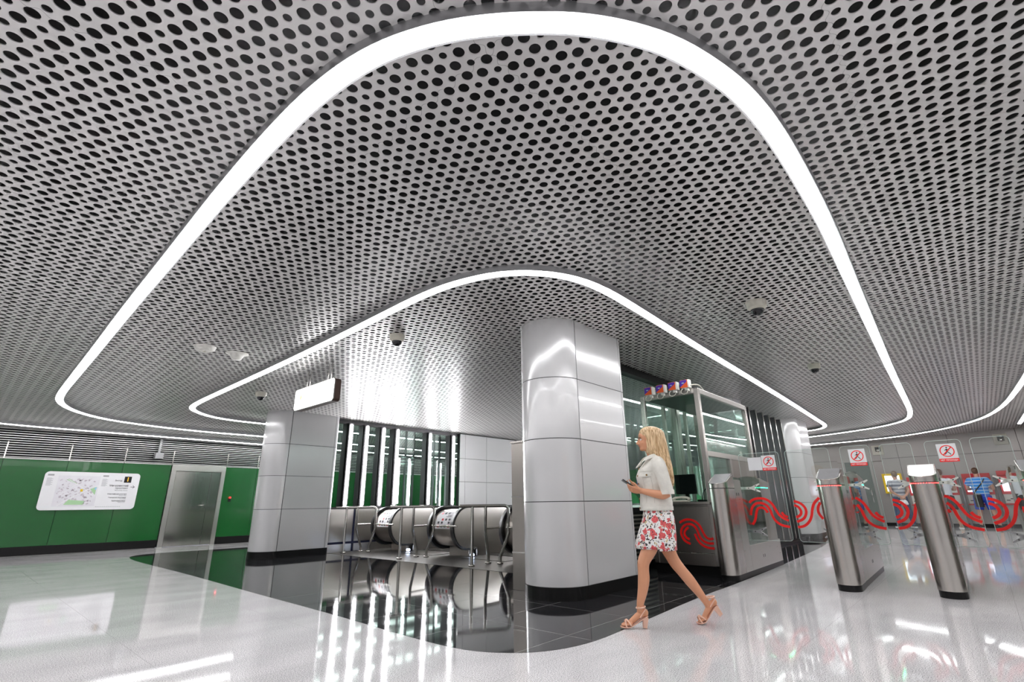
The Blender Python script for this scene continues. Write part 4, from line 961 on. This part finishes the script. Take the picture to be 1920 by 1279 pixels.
def face(m, c, f=1.0, k=1.0):
    """head facing local +x; c = head centre; k = size"""
    x, y, z = c
    R = lambda a, b, d: (x+a*k, y+b*k, z+d*k)
    m.ell(R(-.012, 0, .022), .092*k, .075*k, .092*k, 20)        # skull
    m.ell(R(.022, 0, -.030), .066*k, .058*k, .080*k, 18)        # face
    m.ell(R(.060, 0, -.085), .026*k, .028*k, .022*k, 12)        # chin
    m.ell(R(.035, 0, -.075), .048*k, .045*k, .030*k, 12)        # jaw
    m.ell(R(.060, 0, .035), .026*k, .050*k, .040*k, 12)         # forehead
    m.tube([R(.078, 0, .012), R(.092, 0, -.012), R(.106, 0, -.032)], [.008*k, .010*k, .012*k], 8); m.ell(R(.104, 0, -.034), .013*k, .013*k, .010*k, 10)
    for s in (-1, 1): m.ell(R(.094, s*.010, -.038), .009*k, .008*k, .007*k, 8); m.ell(R(.058, s*.034, -.030), .022*k, .020*k, .020*k, 10); m.ell(R(-.008, s*.076, -.010), .016*k, .008*k, .026*k, 10)
    m.ell(R(.083, 0, -.052), .012*k, .018*k, .007*k, 10); m.ell(R(.081, 0, -.063), .012*k, .016*k, .007*k, 10)
def facebits(p, c, k=1.0, lips=True):
    x, y, z = c; R = lambda a, b, d: (x+a*k, y+b*k, z+d*k)
    for s in (-1, 1):
        e = MB().ell(R(.072, s*.031, .000), .012*k, .014*k, .0085*k, 12).build('eye', M_EYEW, p, local=True)
        MB().ell(R(.081, s*.032, .000), .005*k, .006*k, .006*k, 8).build('iris', M_EYED, e, local=True)
        MB().tube([R(.084, s*.012, .0145), R(.085, s*.028, .020), R(.070, s*.050, .016)], [.0028*k, .0034*k, .0018*k], 6).build('eyebrow', M_BROW, p, local=True)
        MB().tube([R(.083, s*.018, .006), R(.083, s*.032, .010), R(.070, s*.046, .003)], .0020*k, 6).build('eyelash', M_EYED, p, local=True)
    if lips: MB().ell(R(.0905, 0, -.0525), .006*k, .017*k, .0045*k, 10).ell(R(.088, 0, -.0610), .0065*k, .015*k, .005*k, 10).build('lips', M_LIP, p, local=True)

# --- the woman
WH = radians(130)
wt = thing('person', 'blonde woman in white denim jacket and floral skirt striding left with a phone', 'person', (4.398, 2.208, 0), None, WH); wt.scale = (.94, 1, 1)
m = MB()
limb(m, [(.01, .075, .90, .085), (.07, .08, .76, .083), (.137, .075, .62, .070), (.192, .07, .535, .055), (.208, .07, .50, .054), (.212, .07, .44, .050), (.213, .07, .38, .054), (.235, .068, .28, .044), (.268, .066, .185, .031), (.268, .064, .125, .033)])
limb(m, [(.01, -.075, .90, .085), (-.02, -.07, .76, .083), (-.063, -.06, .61, .068), (-.098, -.055, .53, .055), (-.118, -.05, .49, .054), (-.165, -.045, .43, .049), (-.238, -.055, .345, .050), (-.30, -.06, .265, .040), (-.355, -.065, .19, .030), (-.385, -.068, .145, .032)])
m.ell((.0, 0, .88), .10, .145, .10, 20)
m.loft(erings([(.01, 0, .86, .10, .14), (.01, 0, .95, .095, .13), (.015, 0, 1.03, .085, .115), (.02, 0, 1.12, .09, .12), (.03, 0, 1.22, .105, .125), (.01, 0, 1.30, .08, .135), (-.01, 0, 1.35, .06, .12), (-.01, 0, 1.38, .045, .07), (.0, 0, 1.41, .04, .05)]))
limb(m, [(-.005, 0, 1.36, .055), (.01, 0, 1.42, .046), (.03, 0, 1.50, .045), (.035, 0, 1.55, .05)])
HC = (.044, 0, 1.566)
face(m, HC, k=.97)
# near (left) arm
limb(m, [(-.01, .135, 1.34, .044), (-.015, .175, 1.28, .044), (-.035, .200, 1.17, .042), (-.050, .203, 1.085, .040)])
limb(m, [(-.056, .203, 1.085, .040), (-.01, .195, 1.062, .041), (.05, .165, 1.072, .036), (.12, .125, 1.09, .029), (.178, .095, 1.104, .023)])
hand(m, (.178, .095, 1.104), (.80, -.30, .12), (-.1, -.75, .7), (.2, .1, 1), .75)
limb(m, [(-.02, -.145, 1.35, .052), (-.02, -.19, 1.27, .048), (-.02, -.21, 1.16, .042), (-.02, -.20, 1.09, .040)])
limb(m, [(-.02, -.20, 1.09, .040), (.06, -.16, 1.085, .038), (.14, -.09, 1.105, .028), (.19, -.045, 1.12, .023)])
hand(m, (.19, -.045, 1.12), (.85, .35, .22), (-.1, .75, .6), (.2, -.1, 1), .8)
# feet
def foot(m, heel, ball, toe, y):
    H, B, T = Vector((heel[0], y, heel[1])), Vector((ball[0], y, ball[1])), Vector((toe[0], y, toe[1]))
    limb(m, [(*(H+Vector((0, 0, .012))), .027), (*(H.lerp(B, .35)+Vector((0, 0, .022))), .027), (*(H.lerp(B, .75)+Vector((0, 0, .008))), .025), (*B, .022)], 12)
    m.ell(H+Vector((-.008, 0, .012)), .028, .027, .032, 12)
    for i, o in enumerate((-.028, -.014, 0, .014, .027)):
        q = -o if y > 0 else o        # big toe on the inner side
        t = (T-B).normalized(); l = (T-B).length*(1-.10*abs(i-1)) if True else 0
        b0 = B+Vector((0, (-1 if y > 0 else 1)*(-o), -.004)); e = b0+t*l
        m.tube([tuple(b0-t*.02), tuple(b0+t*l*.5+Vector((0, 0, .004))), tuple(e)], [.013, .0105 if i else .013, .009 if i else .011], 8); m.ell(e, .009 if i else .011, .009, .008, 8)
foot(m, (.236, .105), (.375, .040), (.440, .030), .066)
foot(m, (-.430, .158), (-.330, .050), (-.275, .030), -.068)
blob('body', m, M_SKIN, wt, .0042, 5)
facebits(wt, HC, .97)
# sandals
def sandal(ang_heel, y, heel, ball, toe, hb):
    hx, hz = heel; bx, bz = ball; tx, tz = toe
    m = MB(); r = []
    for x, z, w_ in ((tx+.012, tz-.018, .022), (tx-.02, tz-.021, .036), (bx, bz-.030, .040), (bx-(bx-hx)*.35, bz-.028+(hz-bz)*.33, .030), (bx-(bx-hx)*.7, bz-.024+(hz-bz)*.72, .026), (hx, hz-.018, .029), (hx-.028, hz-.010, .020)):
        r.append([(x, y-w_, z), (x, y+w_, z), (x, y+w_, z+.007), (x, y-w_, z+.007)])
    m.loft(r, smooth=False); s = m.build('sandal', M_NUDE, wt, local=True, label='nude leather block heel sandal')
    m = MB(); ang = ang_heel; a = Vector((hx-.006, y, hz-.015)); b = Vector((hb[0], y, hb[1]))
    d = (b-a).normalized(); q = Vector((-d[2], 0, d[0]))
    m.loft([[a+q*.024+Vector((0, .022, 0)), a-q*.024+Vector((0, .022, 0)), a-q*.024-Vector((0, .022, 0)), a+q*.024-Vector((0, .022, 0))], [b+q*.017+Vector((0, .018, 0)), b-q*.017+Vector((0, .018, 0)), b-q*.017-Vector((0, .018, 0)), b+q*.017-Vector((0, .018, 0))]], smooth=False)
    m.build('heel', M_NUDE, s, local=True, bevel=.003)
    def strap(pts, w_=.0065): 
        m = MB(); q = smooth_curve(pts, 2); m.tube(q, w_, 8); m.build('strap', M_NUDE, s, local=True)
    ex = Vector((bx-hx, 0, bz-hz)).normalized()
    up = Vector((-ex[2], 0, ex[0])) if ex[0] > 0 else Vector((0, 0, 1))
    if up[2] < 0: up = -up
    def ring(c, wd, hgt, lean=0):
        c = Vector(c); return [tuple(c+Vector((0, wd*cos(radians(a)), 0))+up*hgt*sin(radians(a))+ex*lean*cos(radians(a))) for a in range(0, 181, 20)]
    strap(ring((bx+.012, y, bz-.022), .040, .050, .020)); strap(ring((bx+.012, y, bz-.022), .040, .050, -.020))
    # ankle strap and heel strap
    an = Vector((hx+(.028 if True else 0), y, hz+.062))
    strap([tuple(an+Vector((.040*cos(radians(a)), .036*sin(radians(a)), -.006*cos(radians(a))))) for a in range(0, 361, 24)], .0062)
    for sg in (-1, 1): strap([tuple(Vector((hx-.012, y+sg*.022, hz+.052))), tuple(Vector((hx+.012, y+sg*.031, hz+.03))), tuple(Vector((hx+.045, y+sg*.028, hz-.012)))], .0055)
    bk = MB(); bk.tube([tuple(an+Vector((.026+.009*cos(t_), .040, .010*sin(t_)))) for t_ in [k*pi/4 for k in range(9)]], .0022, 6); bk.build('buckle', M_SOLE, s, local=True)
sandal(0, .066, (.236, .098), (.375, .042), (.445, .030), (.242, .004))
sandal(0, -.068, (-.435, .150), (-.330, .050), (-.275, .030), (-.487, .072))
# skirt
m = MB(); rows = [(.016, 0, .99, .108, .135), (.012, 0, .93, .128, .155), (.012, 0, .87, .140, .170), (.028, 0, .80, .158, .172), (.045, 0, .72, .176, .172), (.060, 0, .65, .186, .170), (.062, 0, .603, .188, .166)]
R_ = serings(rows, 36, 7, .012, .8)
R_[-1] = [(x, y, z+(.014 if x > .1 else 0)) for x, y, z in R_[-1]]
inn = [[(.045+(x-.045)*.965, y*.965, z) for x, y, z in g] for g in R_[::-1][:3]]
m.loft(R_+inn, cap=False); m.build('skirt', M_FLORAL, wt, local=True, label='white mini skirt printed with coral roses')
# jacket: torso and sleeves
m = MB()
m.loft(erings([(.020, 0, .948, .150, .172), (.016, 0, 1.0, .152, .165), (.015, 0, 1.07, .145, .150), (.020, 0, 1.15, .150, .150), (.030, 0, 1.23, .155, .155), (.022, 0, 1.29, .135, .162), (.005, 0, 1.34, .105, .168), (-.005, 0, 1.375, .082, .140), (.0, 0, 1.395, .068, .095), (.005, 0, 1.405, .058, .068)], 40))
limb(m, [(-.005, .10, 1.35, .066), (-.005, .165, 1.315, .068), (-.022, .198, 1.21, .062), (-.042, .208, 1.12, .058), (-.046, .208, 1.075, .056)], 18)
limb(m, [(-.015, -.12, 1.345, .062), (-.02, -.180, 1.30, .066), (-.02, -.205, 1.20, .062), (-.02, -.212, 1.12, .058), (-.02, -.212, 1.075, .056)], 18)
jk = blob('denim_jacket', m, M_DENIM, wt, .008, 3); jk['label'] = 'cropped white denim jacket with brown metal buttons'
def onj(x, y, z, out=.002): return (x, y, z)
# cuff, hem band, collar, pocket flap, buttons
m = MB().tube([(-.046, .208, 1.105), (-.047, .208, 1.068)], [.0625, .061], 24); m.build('cuff', M_DENIM, jk, local=True)
m = MB(); m.loft(erings([(.020, 0, .932, .152, .174), (.020, 0, .935, .156, .178), (.020, 0, .965, .157, .178), (.019, 0, .970, .153, .173)], 40), cap=False); m.build('hem_band', M_DENIM, jk, local=True)
m = MB()
for s in (-1, 1):
    c = [(.138, s*.018, 1.325, .0), (.105, s*.060, 1.385, 0), (.05, s*.085, 1.412, 0), (-.02, s*.080, 1.425, 0), (-.065, s*.03, 1.425, 0), (-.07, 0, 1.425, 0)]
    q = smooth_curve([p[:3] for p in c], 2); n = len(q); r = []
    for i, p in enumerate(q):
        wd = .040 if i > 3 else .026
        ox = (p[0]-.01)*.30; oy = p[1]*.30; r.append([(p[0], p[1], p[2]+.010), (p[0]+ox*1.0, p[1]+oy*1.0, p[2]-wd*.6), (p[0]+ox*1.0+.003, p[1]+oy, p[2]-wd*.6-.003), (p[0]-.004, p[1], p[2]+.004)])
    m.loft(r, smooth=False)
m.build('collar', M_DENIM, jk, local=True)
def surf(m_, a0, a1, z0, z1, tk=.004, off=.004, drop=0, n=7):   # patch on the torso ellipse (angles in degrees from the front, + = her left)
    zs_ = [(.948, .150, .172, .020), (1.07, .145, .150, .015), (1.15, .150, .150, .020), (1.23, .155, .155, .030), (1.29, .135, .162, .022), (1.34, .105, .168, .005)]
    def el(z):
        for a, b in zip(zs_[:-1], zs_[1:]):
            if z <= b[0]:
                f = (z-a[0])/(b[0]-a[0]); return [a[i]+(b[i]-a[i])*f for i in (1, 2, 3)]
        return zs_[-1][1:]
    rows = []
    for i in range(5):
        z = z0+(z1-z0)*i/4
        row = []
        for j in range(n+1):
            a = radians(a0+(a1-a0)*j/n); zz_ = z-drop*(1-abs(2*j/n-1))*(1-i/4); rx, ry, cx = el(zz_)
            row.append((cx+(rx+off)*cos(a), (ry+off)*sin(a), zz_))
        rows.append(row)
    m_.loft(rows, cap=False, close=False)
m = MB(); surf(m, 38, 72, 1.225, 1.262, drop=.012, off=.006); m.build('pocket_flap', M_DENIM, jk, local=True)
m = MB(); surf(m, 37, 73, 1.222, 1.2245, drop=.012, off=.0065); surf(m, 40, 41, 1.0, 1.22, off=.0015); surf(m, 70, 71, 1.0, 1.22, off=.0015); surf(m, 6, 7, .97, 1.33, off=.002); surf(m, 20, 85, 1.268, 1.271, off=.002)
m.build('stitching', M_SEAMD, jk, local=True)
for a, z in ((12, 1.30), (12, 1.235), (12, 1.165), (12, 1.10), (12, 1.035), (12, .955), (55, 1.238), (100, .952)):
    A = radians(a); rx = .152 if z > 1.0 else .158; cx = .024
    if z > 1.27: rx = .133
    p = Vector((cx+(rx+.004)*cos(A), (rx+.012)*sin(A), z)); d = Vector((cos(A), sin(A), 0))
    MB().tube([tuple(p), tuple(p+d*.006)], .0085, 12).build('button', M_BRASS, jk, local=True)
# hair
rows = [(.010, 0, 1.692, .012, .012), (.008, 0, 1.688, .048, .045), (.004, 0, 1.672, .086, .070), (-.002, 0, 1.648, .116, .086), (-.006, 0, 1.622, .126, .094)]
rows += [((f+b)/2, 0, z, (f-b)/2, ry) for z, f, b, ry in ((1.60, .108, -.134, .097), (1.57, .096, -.139, .099), (1.53, .086, -.143, .100), (1.49, .080, -.147, .100), (1.45, .066, -.150, .099), (1.42, .046, -.153, .100), (1.395, .018, -.157, .102), (1.36, -.030, -.162, .104), (1.31, -.068, -.168, .102), (1.26, -.098, -.172, .092), (1.21, -.122, -.172, .072), (1.17, -.142, -.168, .045), (1.15, -.152, -.162, .02))]
m = MB(); m.loft(erings(rows, 72, 23, .014))
hr = m.build('hair', M_BLOND, wt, local=True, label='long straight blond hair')
m = MB(); rnd = random.Random(5)
for i in range(22):
    a = radians(rnd.uniform(50, 310)); pts = []
    for z, f, b, ry in ((1.66, .085, -.085, .070), (1.60, .098, -.132, .094), (1.52, .080, -.142, .098), (1.44, .056, -.150, .100), (1.37, -.02, -.160, .104), (1.30, -.075, -.168, .100), (1.22+rnd.uniform(-.03, .02), -.115, -.172, .075), (1.15+rnd.uniform(-.02, .05), -.14, -.168, .04)):
        cx, rx = (f+b)/2, (f-b)/2; pts.append((cx+(rx+.001)*cos(a), (ry+.001)*sin(a), z))
    q = smooth_curve(pts, 2); n = len(q); m.tube(q, [.0042*sin(pi*min(1, .15+.85*i_/(n-1)))+.0008 for i_ in range(n)], 6)
m.build('hair_lock', M_BLOND, hr, local=True)
ph = MB().obox((.272, .035, 1.165), (.085, -.02, .056), (0, 1, .1), (-.05, 0, .09), .072, .035, .0045).build('smartphone', M_BLKP, bevel=.003)
R4 = Matrix.Rotation(WH, 4, 'Z'); ph.matrix_world = Matrix.Translation((4.398, 2.208, 0)) @ R4 @ Matrix.Scale(.94, 4, (1, 0, 0))
tag(ph, 'black smartphone held in both hands of the striding woman', 'phone')

# --- the people at the far machines (seen from behind)
def man(u, v, head_deg, sc, label, shirt, legs, long_legs, pose, hair=M_BRN, shoe=M_BLKP, stance=.13, step=(0, 0), group=None):
    t = thing('person', label, 'person', (u, v, 0), group, radians(head_deg))
    K = lambda *p: tuple(q*sc for q in p)
    B = MB(); T = MB(); Lg = MB()
    for s, dx in ((1, step[0]), (-1, step[1])):
        pts = [(0, s*.09, .92, .095), (dx*.3, s*(.09+stance*.3), .70, .080), (dx*.6+.01, s*(.09+stance*.5), .50, .060), (dx*.8, s*(.09+stance*.7), .36, .058), (dx*.95, s*(.09+stance*.85), .20, .042), (dx, s*(.09+stance), .09, .040)]
        limb(B, [K(*p) for p in pts], 12)
        if long_legs: limb(Lg, [K(p[0], p[1], p[2], p[3]+.024) for p in pts[:-1]]+[K(dx, s*(.09+stance), .05, .065)], 14)
        else: limb(Lg, [K(p[0], p[1], p[2], p[3]+.03) for p in pts[:2]]+[K(dx*.55, s*(.09+stance*.45), .53, .100)], 14)
        MB().loft([[K(dx+x, s*(.09+stance)+w_*a, z) for a, z in ((-1, .002), (1, .002), (1, h_*.6), (.6, h_), (-.6, h_), (-1, h_*.6))] for x, w_, h_ in ((-.085, .03, .07), (-.06, .042, .10), (.03, .044, .09), (.10, .05, .06), (.165, .045, .05), (.19, .025, .035))], smooth=False).build('shoe', shoe, t, local=True, bevel=.006)
        MB().loft([[K(dx+x, s*(.09+stance)+w_*a, z) for a, z in ((-1, .0), (1, .0), (1, .02), (-1, .02))] for x, w_ in ((-.09, .03), (-.06, .046), (.10, .053), (.165, .047), (.195, .025))], smooth=False).build('shoe_sole', M_PAPER, t, local=True)
    for m_, e in ((B, 0), (T, .022)):
        m_.loft([[K(*p) for p in g] for g in erings([(.0, 0, .86 if not e else .90, .12+e, .165+e), (.01, 0, 1.0, .125+e, .165+e), (.015, 0, 1.12, .125+e, .17+e), (.01, 0, 1.25, .12+e, .19+e), (-.005, 0, 1.36, .105+e, .195+e*.8), (-.01, 0, 1.43, .085+e*.7, .16+e*.5), (-.005, 0, 1.475, .062+e*.5, .09+e*.4)])])
    Lg.loft([[K(*p) for p in g] for g in erings([(.0, 0, .80, .13, .17), (.0, 0, .90, .142, .180), (.0, 0, .98, .140, .176)])])
    limb(B, [K(0, 0, 1.42, .06), K(.01, 0, 1.50, .057), K(.02, 0, 1.58, .058)])
    hc = (.035*sc, 0, 1.635*sc); face(B, hc, k=1.05*sc)
    if pose == 'behind':
        arms = [[(0, s*.19, 1.40, .058), (-.05, s*.255, 1.25, .048), (-.09, s*.25, 1.12, .042)] for s in (1, -1)]
        fores = [[(-.09, s*.25, 1.12, .042), (-.15, s*.17, 1.02, .038), (-.19, s*.06, .95, .028)] for s in (1, -1)]
        hd = [((-.19, s*.06, .95), (-.25, -s*.8, -.45), (.8, 0, -.3), (0, 0, 1)) for s in (1, -1)]
    else:
        arms = [[(0, s*.19, 1.40, .058), (.04, s*.27, 1.25, .050), (.08, s*.29, 1.13, .043)] for s in (1, -1)]
        fores = [[(.08, s*.29, 1.13, .043), (.19, s*.24, 1.13, .038), (.30, s*.18, 1.16, .029)] for s in (1, -1)]
        hd = [((.30, s*.18, 1.16), (.8, -s*.3, .1), (.2, 0, -1), (0, -s, 0)) for s in (1, -1)]
    for a, f, h_ in zip(arms, fores, hd):
        limb(B, [K(*p) for p in a]); limb(B, [K(*p) for p in f]); hand(B, K(*h_[0]), h_[1], h_[2], h_[3], .5, sc=1.1*sc)
        limb(T, [K(a[0][0], a[0][1]*.8, a[0][2]-.01, .08), K(*a[0][:3], .082), K(*[(a[0][i]*.35+a[1][i]*.65) for i in range(3)], .078), K(*a[1][:3], .080)], 16)
    blob('body', B, M_SKIN2, t, .007, 3); blob('shirt', T, shirt, t, .011, 3); blob('trousers' if long_legs else 'shorts', Lg, legs, t, .012, 3)
    H = MB(); H.ell((hc[0]-.022*sc, 0, hc[2]+.036*sc), .100*sc, .084*sc, .090*sc, 20); H.ell((hc[0]-.045*sc, 0, hc[2]-.0*sc), .070*sc, .078*sc, .075*sc, 16)
    H.build('hair', hair, t, local=True)
    facebits(t, hc, 1.05*sc)
    return t
def stripes(name, base, st, per, wd, off=0, base2=None):
    m, nt, b = newmat(name); tc = N(nt, 'ShaderNodeTexCoord'); sx = N(nt, 'ShaderNodeSeparateXYZ'); L(nt, tc.outputs['Object'], sx.inputs[0])
    f = mth(nt, 'LESS_THAN', mth(nt, 'ABSOLUTE', mth(nt, 'WRAP', mth(nt, 'SUBTRACT', sx.outputs[2], off), per/2, -per/2)), wd)
    mx = N(nt, 'ShaderNodeMix', data_type='RGBA'); L(nt, f, mx.inputs[0]); mx.inputs[6].default_value = (*base, 1); mx.inputs[7].default_value = (*st, 1)
    if base2:
        f2 = mth(nt, 'LESS_THAN', mth(nt, 'WRAP', sx.outputs[2], per*1.0, -per*1.0), 0); m2 = N(nt, 'ShaderNodeMix', data_type='RGBA'); L(nt, f2, m2.inputs[0]); m2.inputs[6].default_value = (*base, 1); m2.inputs[7].default_value = (*base2, 1); L(nt, m2.outputs[2], mx.inputs[6])
    L(nt, mx.outputs[2], b.inputs['Base Color']); b.inputs['Roughness'].default_value = .8; return m
SCM = 1.16
man(24.55, .03, -8, SCM, 'person in blue striped shirt and blue shorts bent to a red ticket machine', stripes('blue_striped_cloth', (.03, .20, .62), (.62, .72, .82), .105, .010, 0, (.05, .30, .75)), plain('blue_shorts', (.02, .07, .50), .7), False, 'front', shoe=M_BLKP, stance=.12)
man(24.55, 2.36, 28, SCM, 'person in grey striped shirt and jeans with hands clasped behind the back', stripes('grey_striped_cloth', (.30, .32, .36), (.52, .54, .58), .13, .03, 0, (.16, .18, .23)), plain('dark_jeans', (.02, .045, .12), .8), True, 'behind', hair=hairmat('grey_brown_hair', (.10, .07, .05), (.22, .16, .11)))
man(24.5, 1.02, 10, SCM, 'person in white shirt and black shorts, mostly hidden by the bright pad gate', plain('white_cloth', (.72, .74, .80), .8), plain('black_shorts', (.015, .015, .018), .7), False, 'front', shoe=plain('tan_shoe', (.35, .28, .2), .6), stance=.08, step=(.0, -.15))
hb = thing('white_helmet', 'round white cap held behind the back of the person in grey stripes', 'cap', (24.42, 2.28, .86))
MB().lathe([(.001, .13), (.08, .12), (.13, .07), (.145, .0), (.15, -.02), (.14, -.02), (.12, .0)], (24.42, 2.28, .86), 20).build('shell', M_PAPER, hb)
MB().tube([(24.38, 2.20, .85), (24.30, 2.14, .83)], [.06, .03], 10).build('peak', M_PAPER, hb)
bg = thing('shoulder_bag', 'black shoulder bag hanging on the back of the person in blue stripes', 'bag', (24.28, .13, .85))
MB().box(24.24, 24.34, .04, .26, .70, 1.14).build('bag_body', M_BLKP, bg, bevel=.03)
MB().tube(smooth_curve([(24.29, .24, 1.12), (24.32, .12, 1.3), (24.36, -.06, 1.5), (24.44, -.15, 1.65), (24.56, -.17, 1.69)], 2), .018, 8).build('strap', M_BLKP, bg)
